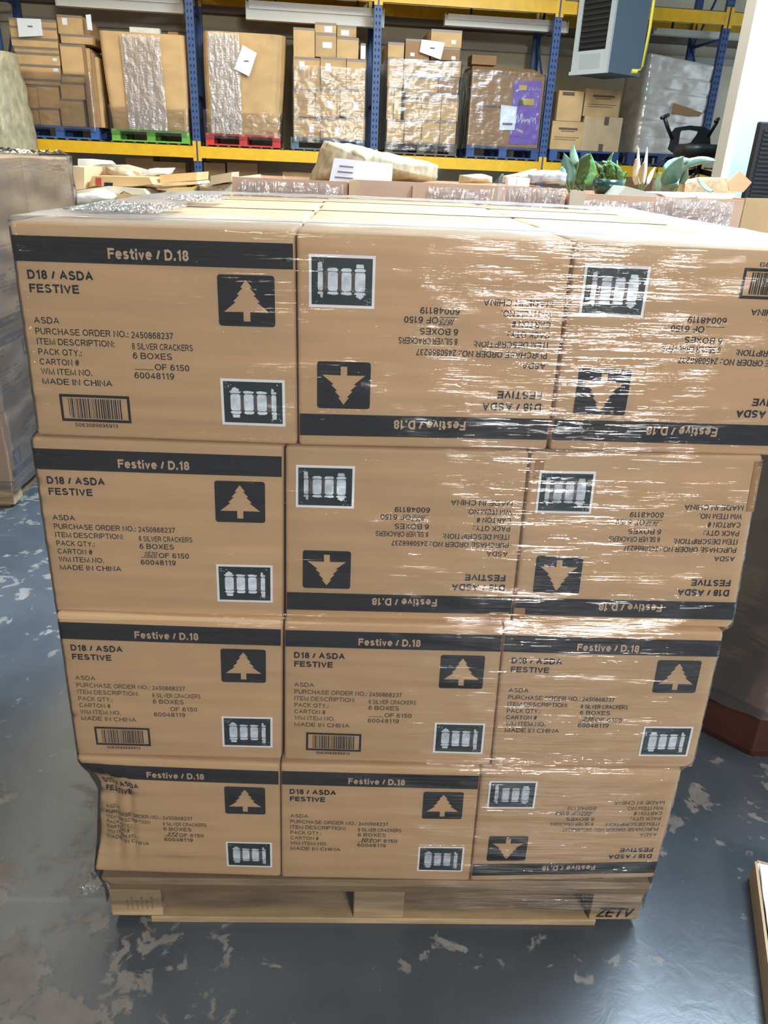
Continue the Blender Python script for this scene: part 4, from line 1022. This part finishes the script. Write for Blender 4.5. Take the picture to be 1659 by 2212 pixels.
# tapering bulk box on the green pallet, rounded bulk box on the red one
def bulk(bot, top, zb, zt, dep, label, m, rnd=.06, seed=1):
    t = thing('bulk_box', rw((bot[0]+bot[1])/2, dep/2, zb), label, 'box', 'bulk boxes on the racking')
    def ring(u0, u1, z, ins=0.0, n0=.03):
        pts = []
        a, b, c, d = u0+ins, u1-ins, n0+ins, dep-ins
        for (cx, cy, s_) in ((b-rnd, c+rnd, -90), (b-rnd, d-rnd, 0), (a+rnd, d-rnd, 90), (a+rnd, c+rnd, 180)):
            for k in range(5): an = math.radians(s_+22.5*k); pts.append(rw(cx+rnd*math.cos(an), cy+rnd*math.sin(an), z))
        return pts
    rings = []
    for j in range(13):
        f = j/12; bulge = .03*math.sin(PI*f); rings.append(ring(lerp(bot[0], top[0], f)-bulge*.3, lerp(bot[1], top[1], f)+bulge*.3, lerp(zb, zt, f), 0, .03-bulge*.3))
    rings.append(ring(top[0], top[1], zt, .012)); rings.append(ring(top[0], top[1], zt-.20, .014))
    MB().loft(rings).build('box_wall', m, t)
    return t
uL, zT2 = rk(210, 64); uR = rk(396, 58)[0]
g2 = bulk((-1.09, -.10), (uL, uR), h2, zT2, .95, 'tapering tall bulk box in glossy film on the green pallet', KRAFT_B)
shell(-1.12, -.085, h2-.06, h2+.28, 'glossy film round the tapering bulk box on the green pallet')
for k, (a, b) in enumerate(((267, 352), (352, 396))):
    f0, f1 = rk(a, 170)[0], rk(b, 170)[0]
    mb = MB(); mb.grid(lambda u, v: rw(lerp(f0, f1, u)+.02*(1-v), -.012-.008*abs(nrand((u*6+k, v*9, 3))), lerp(h2, zT2-.03, v)), 24, 60)
    if k == 0: mb.build('film_glare_sheet', FILM_GLARE, g2, smooth=True)  # pale haze in the film colour stands in for its sheen
tag(rbx('foam_bar', (rk(268, 40)[0], .3, zT2-.03), (rk(335, 40)[0], .42, zT2+.09), FOAM), 'white foam bar showing above the tapering bulk box', 'foam')
tag(rbx('red_stick', (rk(265, 45)[0]-.02, .5, zT2-.1), (rk(265, 45)[0]+.01, .53, zT2+.10), mat('red_plastic', (.6, .03, .03), .4)), 'small red stick poking out of the tapering bulk box', 'stick')
tag(rbx('orange_packet', (rk(350, 45)[0], .45, zT2-.08), (rk(372, 45)[0], .6, zT2+.08), mat('orange_packet', (.62, .28, .06), .5)), 'orange packet poking out of the tapering bulk box', 'packet')
uL3, zT3 = rk(434, 64); uR3 = rk(612, 74)[0]
g3 = bulk((.13, 1.12), (uL3, uR3+.03), h3, zT3, .95, 'rounded tall bulk box with a tilted white sheet on the red pallet', KRAFT_B, rnd=.16)
f0, f1 = rk(452, 170)[0], rk(520, 170)[0]
mb = MB(); mb.grid(lambda u, v: rw(lerp(f0, f1, u), -.010-.008*abs(nrand((u*6, v*9, 5))), lerp(h3, zT3-.02, v)), 24, 60); mb.build('film_glare_sheet', FILM_GLARE, g3, smooth=True)  # bright sheen coloured into this film strip as pale haze
paper_sheet([(524, 97), (555, 115), (538, 165), (506, 149)], -.035, 'tilted white paper sheet on the rounded bulk box', (532, 132))
shell(.11, 1.14, h3-.06, h3+.28, 'glossy film round the foot of the rounded bulk box')

# labelled carton stack on the slate pallet
st4 = [((-30, 1170, 236, 1370), 'bottom', dict(st=(130, 1245, 175, 1325))), ((238, 1170, 492, 1370), 'bottom', dict(st=(385, 1270, 430, 1350))), ((494, 1160, 688, 1370), 'bottom', dict(adj='greyish')),
       ((-30, 890, 185, 1165), 'second', dict(adj='pale filmed')), ((187, 890, 432, 1165), 'second', dict(st=(312, 1000, 362, 1080))), ((434, 890, 686, 1160), 'second', dict(st=(568, 1015, 618, 1095))),
       ((-30, 570, 236, 890), 'third', dict(st=(30, 610, 82, 695))), ((238, 570, 497, 890), 'third', dict(st=(290, 630, 342, 715))), ((499, 590, 692, 890), 'third'),
       ((-30, 275, 185, 570), 'fourth', dict(adj='tall filmed')), ((187, 330, 400, 570), 'fourth', dict(st=(262, 420, 355, 478))), ((402, 372, 622, 585), 'fourth'), ((640, 430, 692, 590), 'fourth', dict(adj='narrow white', m=PAPER)),
       ((185, 225, 402, 330), 'topmost', dict(st=(280, 262, 358, 322))), ((406, 255, 600, 370), 'topmost', dict(st=(445, 300, 525, 352)))]
stack(st4, (640, 0, .217), 'stack on the slate pallet', 'cartons on the slate pallet', h4)
shell(rk(632, 200)[0]-.008, rk(790, 200)[0]+.008, h4-.06, 2.72, 'clear film round the labelled cartons on the slate pallet')
# mixed cartons on the brown pallet
st5 = [((900, 1190, 1070, 1432), 'bottom'), ((1072, 1195, 1246, 1432), 'bottom'), ((1248, 1200, 1425, 1432), 'bottom', dict(adj='pale filmed')), ((1427, 1205, 1590, 1432), 'bottom'),
       ((900, 870, 970, 1190), 'second', dict(adj='narrow upright')), ((972, 870, 1046, 1190), 'second', dict(adj='narrow upright')), ((1072, 985, 1246, 1195), 'second'), ((1248, 985, 1440, 1200), 'second', dict(adj='pale filmed')), ((1442, 985, 1616, 1205), 'second'),
       ((1088, 930, 1620, 985), 'third', dict(adj='shallow wide')),
       ((905, 575, 1066, 868), 'fourth', dict(adj='tall filmed')), ((1070, 765, 1412, 930), 'fourth', dict(adj='wide', st=(1075, 825, 1135, 880))), ((1416, 770, 1622, 930), 'fourth', dict(adj='dark brown', m=KRAFT_D)),
       ((1070, 600, 1545, 765), 'fifth', dict(adj='long filmed')), ((1548, 605, 1642, 770), 'fifth'), ((912, 420, 1075, 575), 'fifth', dict(adj='filmed')),
       ((1085, 390, 1330, 600), 'sixth', dict(adj='dark brown', m=KRAFT_D, st=(1135, 525, 1178, 560))), ((1340, 470, 1632, 600), 'sixth', dict(adj='dark brown', m=KRAFT_D, st=(1545, 560, 1585, 595))), ((1340, 295, 1650, 470), 'topmost', dict(adj='tilted', st=(1545, 400, 1590, 440)))]
stack(st5, (640, 0, .217), 'mixed stack on the brown pallet', 'cartons on the brown pallet', h5)
paper_sheet([(911, 85), (961, 92), (952, 129), (906, 112)], -.03, 'tilted white paper sheet on the filmed mixed carton stack', (934, 104))
shell(rk(835, 220)[0]-.008, rk(991, 220)[0]+.008, h5-.10, 2.86, 'glossy film round the mixed cartons on the brown pallet')

# box with purple poster on the navy pallet
def qc(x, y): return (1000+x*.1447, 80+y*.1447)
u0, u1 = rk(*qc(110, 1000))[0], rk(*qc(1190, 1000))[0]; zt6 = rk(*qc(650, 430))[1]
t6 = thing('large_carton', rw((u0+u1)/2, .45, h6), 'large brown carton with a purple poster and white document on the navy pallet', 'carton')
rbx('box_body', (u0, .02, h6), (u1, .85, zt6-.10), KRAFT_D, t6, .006)
mb = MB(); mb.hexa([rw(u0, .02, zt6-.10), rw(u1, .02, zt6-.10), rw(u1, .85, zt6-.10), rw(u0, .85, zt6-.10), rw(u0+.03, .22, zt6), rw(u1-.12, .22, zt6), rw(u1-.12, .7, zt6), rw(u0+.03, .7, zt6)]); mb.build('folded_top', KRAFT_D, t6)
PUR = mat('poster_purple', (.22, .12, .48), .5, var=.12)
po = rsheet('poster', [qc(760, 660), qc(1180, 660), qc(1110, 1600), qc(690, 1600)], .012, PUR, parent=t6)
YL_ = mat('poster_yellow', (.62, .45, .07), .6)
rsheet('poster_patch', [qc(840, 715), qc(960, 720), qc(950, 795), qc(835, 790)], .007, YL_, parent=po)
rsheet('poster_patch', [qc(885, 915), qc(1065, 925), qc(1060, 1020), qc(905, 1015)], .007, YL_, parent=po)
GRN = mat('poster_green', (.06, .10, .05), .6)
rsheet('poster_leaf', [qc(845, 930), qc(895, 935), qc(905, 1015), qc(815, 1030)], .008, GRN, parent=po)
rsheet('poster_patch', [qc(790, 1355), qc(900, 1400), qc(895, 1445), qc(790, 1395)], .007, mat('poster_beige', (.45, .35, .30), .6), parent=po)
def stroke(name, pts, r, n0, m, parent):
    P = []
    for a, b in pts:
        u, z = rk(*qc(a, b), n0); P.append(rw(u, n0, z))
    return MB().tube(P, r, 6).build(name, m, parent)
# white brush lettering of the poster
stroke('brush_lettering', [(785, 1290), (800, 1200), (815, 1150), (825, 1200), (820, 1280), (850, 1240), (868, 1150), (882, 1140), (880, 1220), (872, 1290), (895, 1250), (915, 1225), (935, 1260), (920, 1295), (905, 1265), (950, 1240), (970, 1225), (985, 1265), (968, 1290), (965, 1240), (995, 1230), (990, 1310), (1010, 1220), (1025, 1195), (1038, 1215), (1040, 1290), (1060, 1215), (1078, 1205), (1085, 1300)], .006, .004, PAPER, po)
stroke('brush_lettering', [(985, 800), (1000, 745), (1012, 800), (1030, 750), (1045, 805), (1065, 770), (1085, 800), (1105, 745), (1120, 800), (1140, 760), (1155, 800)], .005, .004, PAPER, po)
dc = rsheet('document', [qc(570, 1010), qc(810, 1040), qc(770, 1390), qc(540, 1390)], .003, PAPER, parent=t6)
rsheet('document_code', [qc(590, 1280), qc(740, 1285), qc(738, 1315), qc(588, 1312)], -.002, mat('ink_soft', (.16, .15, .2)), parent=dc)
rsheet('tape_mark', [qc(190, 1015), qc(560, 1025), qc(560, 1050), qc(190, 1045)], .012, mat('tape_blue', (.10, .08, .10), .5), parent=t6)
shell(u0-.02, u1+.02, h6-.04, zt6-.06, 'clear film round the large carton with the purple poster', n1=.87)
rc(1019, 119, 1073, 140, 'small dark carton behind the top of the poster box', n0=.55, dep=.3, m=KRAFT_D, snap=zt6-.001 if False else None, tape=False)
# loose printed cartons on the indigo pallet
PRN = mat('carton_print', (.13, .09, .06), .7)
def printed(px0, py0, px1, py1, label, m, snap=None, n0=.03, marks=()):
    o, (u0, u1, z0, z1) = rc(px0, py0, px1, py1, label, n0=n0, dep=.85, m=m, group='loose cartons on the indigo pallet', tape=False, snap=snap)
    for (a, b, c, d) in marks: MB().rbox((lerp(u0, u1, a), n0-.002, lerp(z1, z0, d)), (lerp(u0, u1, c), n0-.0005, lerp(z1, z0, b))).build('printed_line', PRN, o)
    return o
PM = ((.22, .22, .82, .30), (.30, .33, .74, .36), (.10, .55, .90, .57), (.10, .63, .80, .65))
printed(1190, 262, 1258, 327, 'brown carton with lines of print beside the rack upright, on the pallet', KRAFT_B, h7, marks=PM)
printed(1258, 252, 1341, 330, 'light tan carton with two black tape strips', KRAFT_L, h7, marks=((.52, 0, .64, .24), (.46, .78, .58, 1)))
printed(1204, 196, 1259, 262, 'tall carton with black stencil marks on the printed carton', KRAFT_B, marks=((.15, .04, .62, .16),))
printed(1262, 192, 1340, 253, 'brown carton with print lines on top of the light tan carton', KRAFT_B, marks=PM)
# silvery wrapped load
us0, us1 = rk(1388, 240)[0], 7.085; zs = rk(1470, 118)[1]
t8 = thing('wrapped_load', rw((us0+us1)/2, .5, h8), 'tall load in silvery glossy film behind the office chair', 'load')
SIL = mat('silver_wrap', (.66, .60, .52), .26, metal=.30, var=.30, scale=(5, 5, 9), bump=.8)
rings = []
for j in range(61):
    f = j/60; z = lerp(h8, zs, f); ring = []; lay = .014*math.exp(-(((f*6+.5) % 1-.5)/.05)**2)
    for u, n_ in [(lerp(us0, us1, i/24), .02) for i in range(24)]+[(us1, lerp(.02, .85, i/6)) for i in range(6)]+[(lerp(us1, us0, i/16), .85) for i in range(16)]+[(us0, lerp(.85, .02, i/6)) for i in range(6)]:
        d = .022*nrand((u*4, n_*4, z*7))+.010*nrand((u*13, n_*13, z*17)); drop = -.10*((u-us0)/(us1-us0))*f
        ring.append(rw(min(us1, u+d*.4), n_+max(-.02, d)+(lay if n_ < .5 else -lay), z+drop))
    rings.append(ring)
MB().loft(rings).build('wrapped_body', SIL, t8, smooth=True)
rsheet('brown_patch', [(1455, 222), (1518, 244), (1510, 252), (1450, 246)], .0, KRAFT_D, parent=t8)
# yellow-filmed load at the frame edge
NL = -.85
u0 = rk(-30, 200, NL)[0]; u1 = rk(40, 200, NL)[0]; zt0 = rk(20, 108, NL)[1]
h0 = PT
t0 = thing('wrapped_load', rw((u0+u1)/2-.2, NL+.36, 0), 'tall load in crinkled yellowish film in front of the blue rack upright', 'load')
rings = []
for j in range(25):
    f = j/24; z = lerp(0, zt0, f); ring = []; cu = lerp((u0+u1)/2-.12, (u0+u1)/2-.22, f)
    for k in range(28):
        a_ = 2*PI*k/28; d = .04*nrand((math.cos(a_)*3, math.sin(a_)*3, z*6))
        ring.append(rw(cu+(.40*(1-.18*f**3)+d)*math.cos(a_), NL+.36+(.36+d)*math.sin(a_), z))
    rings.append(ring)
MB().loft(rings).build('wrapped_body', mat('yellow_wrap', (.36, .32, .20), .22, var=.5, scale=(16, 16, 8), bump=.6), t0, smooth=True)

# goods in the shaded bottom level of the rack, most coloured dark for the shade
for i, (a, b, c, d, m, l) in enumerate(((270, 336, 330, 372, KRAFT_D, 'shade-darkened carton in the rack bottom level under the green pallet'), (490, 352, 556, 392, KRAFT_D, 'brown carton in the rack bottom level under the red pallet'),
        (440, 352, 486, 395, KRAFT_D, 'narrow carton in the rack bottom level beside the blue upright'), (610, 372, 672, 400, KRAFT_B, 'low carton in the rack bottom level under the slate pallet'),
        (330, 350, 400, 392, KRAFT_D, 'wide carton in the rack bottom level between two shade-darkened cartons'))):
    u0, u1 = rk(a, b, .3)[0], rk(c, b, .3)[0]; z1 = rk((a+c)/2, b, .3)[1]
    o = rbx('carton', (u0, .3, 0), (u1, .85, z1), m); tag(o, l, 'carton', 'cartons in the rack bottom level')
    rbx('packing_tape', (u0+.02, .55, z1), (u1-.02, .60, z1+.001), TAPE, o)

# white battens fixed along the rack backs
def batten(pa_, pb_, n_, label, h):
    u0, z0 = rk(*pa_, n_); u1, z1 = rk(*pb_, n_); z = (z0+z1)/2
    t = thing('light_batten', rw((u0+u1)/2, n_, z-h/2), label, 'light fitting', 'white light battens under the upper beams')
    rbx('housing', (u0, n_, z-h/2), (u1, n_+.12, z+h/2), mat('batten_white', (.74, .70, .60), .45), t)
    rbx('tube_cover', (u0+.03, n_-.03, z+h*.1), (u1-.03, n_+.02, z+h/2+.01), mat('batten_cover', (.88, .86, .80), .3), t)
    for uu in (u0-.012, u1): rbx('end_cap', (uu, n_-.032, z-h/2-.005), (uu+.012, n_+.12, z+h/2+.012), mat('batten_cap', (.62, .59, .52), .5), t)
    for uu in (lerp(u0, u1, .2), lerp(u0, u1, .8)): rbx('hanger', (uu, n_+.04, z+h/2), (uu+.03, n_+.05, 3.625), BLACK, t)
batten((122, -3), (394, 10), .35, 'white light batten above the tapering bulk box', .17)
batten((533, 25), (828, 38), .35, 'white light batten above the labelled carton stack', .20)
batten((962, 45), (1225, 58), .35, 'white light batten above the poster box', .12)
batten((1412, 66), (1606, 82), .35, 'white light batten above the silvery load', .06)

# ------------------------------------------------------------------ hanging heater, gas pipe
def heater():
    zb = 2.78
    A, B_, C_ = on_z(1232, 161, zb), on_z(1310, 155, zb), on_z(1352, 168, zb)
    e = (B_-A); w_ = e.length; e.normalize(); f = Vector((-e.y, e.x, 0))
    if f.dot(C_-B_) < 0: f = -f
    d_ = max(.35, (C_-B_).dot(f)); H = 1.45
    t = thing('unit_heater', (A+B_)/2+f*d_/2+Vector((0, 0, 0)), 'grey-blue hanging unit heater with a white-framed black louvred front', 'heater')
    Z = Vector((0, 0, 1))
    def hb(name, a0, a1, b0, b1, c0, c1, m, par=t):
        pts = [A+e*(w_*x)+f*y+Z*z for x, y, z in ((a0, b0, c0), (a1, b0, c0), (a1, b1, c0), (a0, b1, c0), (a0, b0, c1), (a1, b0, c1), (a1, b1, c1), (a0, b1, c1))]
        return MB().hexa(pts).build(name, m, par)
    GB = mat('heater_blue', (.115, .165, .205), .45); FW = mat('heater_white', (.62, .66, .64), .5); 
    hb('casing', 0, 1, .03, d_, 0, H, GB)
    hb('front_frame', 0, .12, 0, .035, 0, H, FW); hb('front_frame', .88, 1, 0, .035, 0, H, FW)
    hb('front_frame', .12, .88, 0, .035, 0, .26, FW); hb('front_frame', .12, .88, 0, .035, .86, .92, FW); hb('front_frame', .12, .88, 0, .035, 1.28, H, FW)
    hb('lip', -.02, 1.02, -.02, .02, -.012, .03, FW)
    hb('louvre_recess', .12, .88, .02, .032, .26, 1.28, HOLE)
    for k in range(9): hb('louvre', .14, .86, .005, .022, .29+k*.062, .318+k*.062, mat('louvre', (.03, .027, .022), .5))
    for k in range(5): hb('louvre', .14, .86, .005, .022, .95+k*.062, .978+k*.062, mat('louvre', (.03, .027, .022)))
    hb('lower_panel', .22, .78, -.004, .002, .05, .22, mat('heater_panel', (.50, .55, .52), .5))
    for x in (.15, .85):
        p = A+e*(w_*x)+f*(d_/2); MB().tube([p+Z*H, Vector((p.x, p.y, 5.62))], .01, 6).build('hanging_rod', BLACK, t)
heater()
zz = 2.95
P = [on_y(1424, -120, 8.3), on_y(1404, 60, 8.3), on_y(1388, 145, 8.3), on_y(1383, 152, 8.3), on_y(1370, 155, 8.3)]
P[0].z = 5.6
t = thing('gas_pipe', P[-1], 'thin yellow gas pipe coming down beside the hanging heater', 'pipe')
MB().tube(P, .016, 10).build('pipe', mat('pipe_yellow', (.55, .47, .06), .45), t, smooth=True)
MB().tube([P[-1]+Vector((.03, 0, 0)), P[-1]-Vector((.03, 0, 0))], .026, 10).build('elbow', mat('pipe_yellow', (.55, .47, .06)), t)

# ------------------------------------------------------------------ office chair on a crate
def chair():
    y = 7.2; k = (y-CAM.y)/FPX*1.05
    def p(px, py, dy=0): return on_y(px, py, y+dy)
    base = p(1500, 392); zc = base.z
    t0_ = thing('crate', (base.x, y+.1, 0), 'plain brown crate under the black office chair', 'crate')
    for i in range(6): bx('plank', (base.x-.55, y-.35, .02+i*(zc-.03)/6), (base.x+.55, y-.33, .02+(i+1)*(zc-.03)/6-.012), WOOD_D, t0_)
    bx('crate_body', (base.x-.54, y-.33, 0), (base.x+.54, y+.55, zc-.002), WOOD_D, t0_)
    t = thing('office_chair', (base.x, y, zc), 'black office chair with arms turned on its base on top of a crate', 'chair')
    def ln(name, pts, r, n=8): return MB().tube(pts, r, n).build(name, BLACK, t, smooth=True)
    hub = p(1505, 345); 
    # five-star base
    c0 = Vector((base.x+.02, y, zc+.10))
    for a_ in range(5):
        an = 2*PI*a_/5+.4; e_ = c0+Vector((.28*math.cos(an), .28*math.sin(an), -.045))
        ln('base_arm', [c0, e_], [.026, .016]); ln('caster', [e_+Vector((-.015, 0, -.028)), e_+Vector((.015, 0, -.028))], .027, 12)
    ln('gas_lift', [c0, Vector((c0.x, c0.y, p(1505, 335).z))], .025)
    # seat
    s0, s1 = p(1462, 318), p(1545, 330)
    rings = []
    for j in range(7):
        f = j/6; s_ = (.80, .95, 1, 1, 1, .95, .82)[j]; z = lerp(p(1500, 340).z, p(1500, 312).z, f)
        rings.append([Vector(((s0.x+s1.x)/2+(s1.x-s0.x)/2*s_*max(-1, min(1, 1.15*math.cos(2*PI*q/24))), y-.05+.24*s_*max(-1, min(1, 1.15*math.sin(2*PI*q/24))), z)) for q in range(24)])
    MB().loft(rings).build('seat', BLACK, t, smooth=True)
    # backrest: frame with a see-through middle
    yb = y+.16
    def frame(o_, i_, name):
        n = len(o_); mb = MB(); V = []
        for dy in (0, .05):
            V += [on_y(a, b, yb+dy) for a, b in o_]+[on_y(a, b, yb+dy) for a, b in i_]
        F_ = []
        for q in range(n):
            r_ = (q+1) % n
            F_ += [(q, r_, n+r_, n+q), (2*n+q, 3*n+q, 3*n+r_, 2*n+r_), (q, 2*n+q, 2*n+r_, r_), (n+q, n+r_, 3*n+r_, 3*n+q)]
        mb.add(V, F_); return mb.build(name, BLACK, t)
    frame([(1446, 310), (1442, 322), (1452, 330), (1490, 318), (1535, 316), (1534, 282), (1522, 274), (1490, 271), (1458, 276), (1450, 286)], [(1466, 311), (1467, 312), (1470, 314), (1476, 312), (1492, 308), (1505, 290), (1507, 284), (1490, 281), (1472, 282), (1470, 286)], 'backrest')
    ln('arm_post', [p(1452, 300, .05), p(1442, 275, 0), p(1436, 256, -.02)], .018); ln('arm_pad', [p(1430, 254, -.10), p(1443, 249, .12)], .02)
    ln('arm_post', [p(1530, 295, .05), p(1542, 275, 0), p(1550, 262, -.02)], .016); ln('arm_pad', [p(1546, 262, -.10), p(1552, 257, .12)], .018)
    ln('tilt_lever', [p(1460, 340), p(1440, 338), p(1425, 350), p(1418, 372)], .008)
chair()
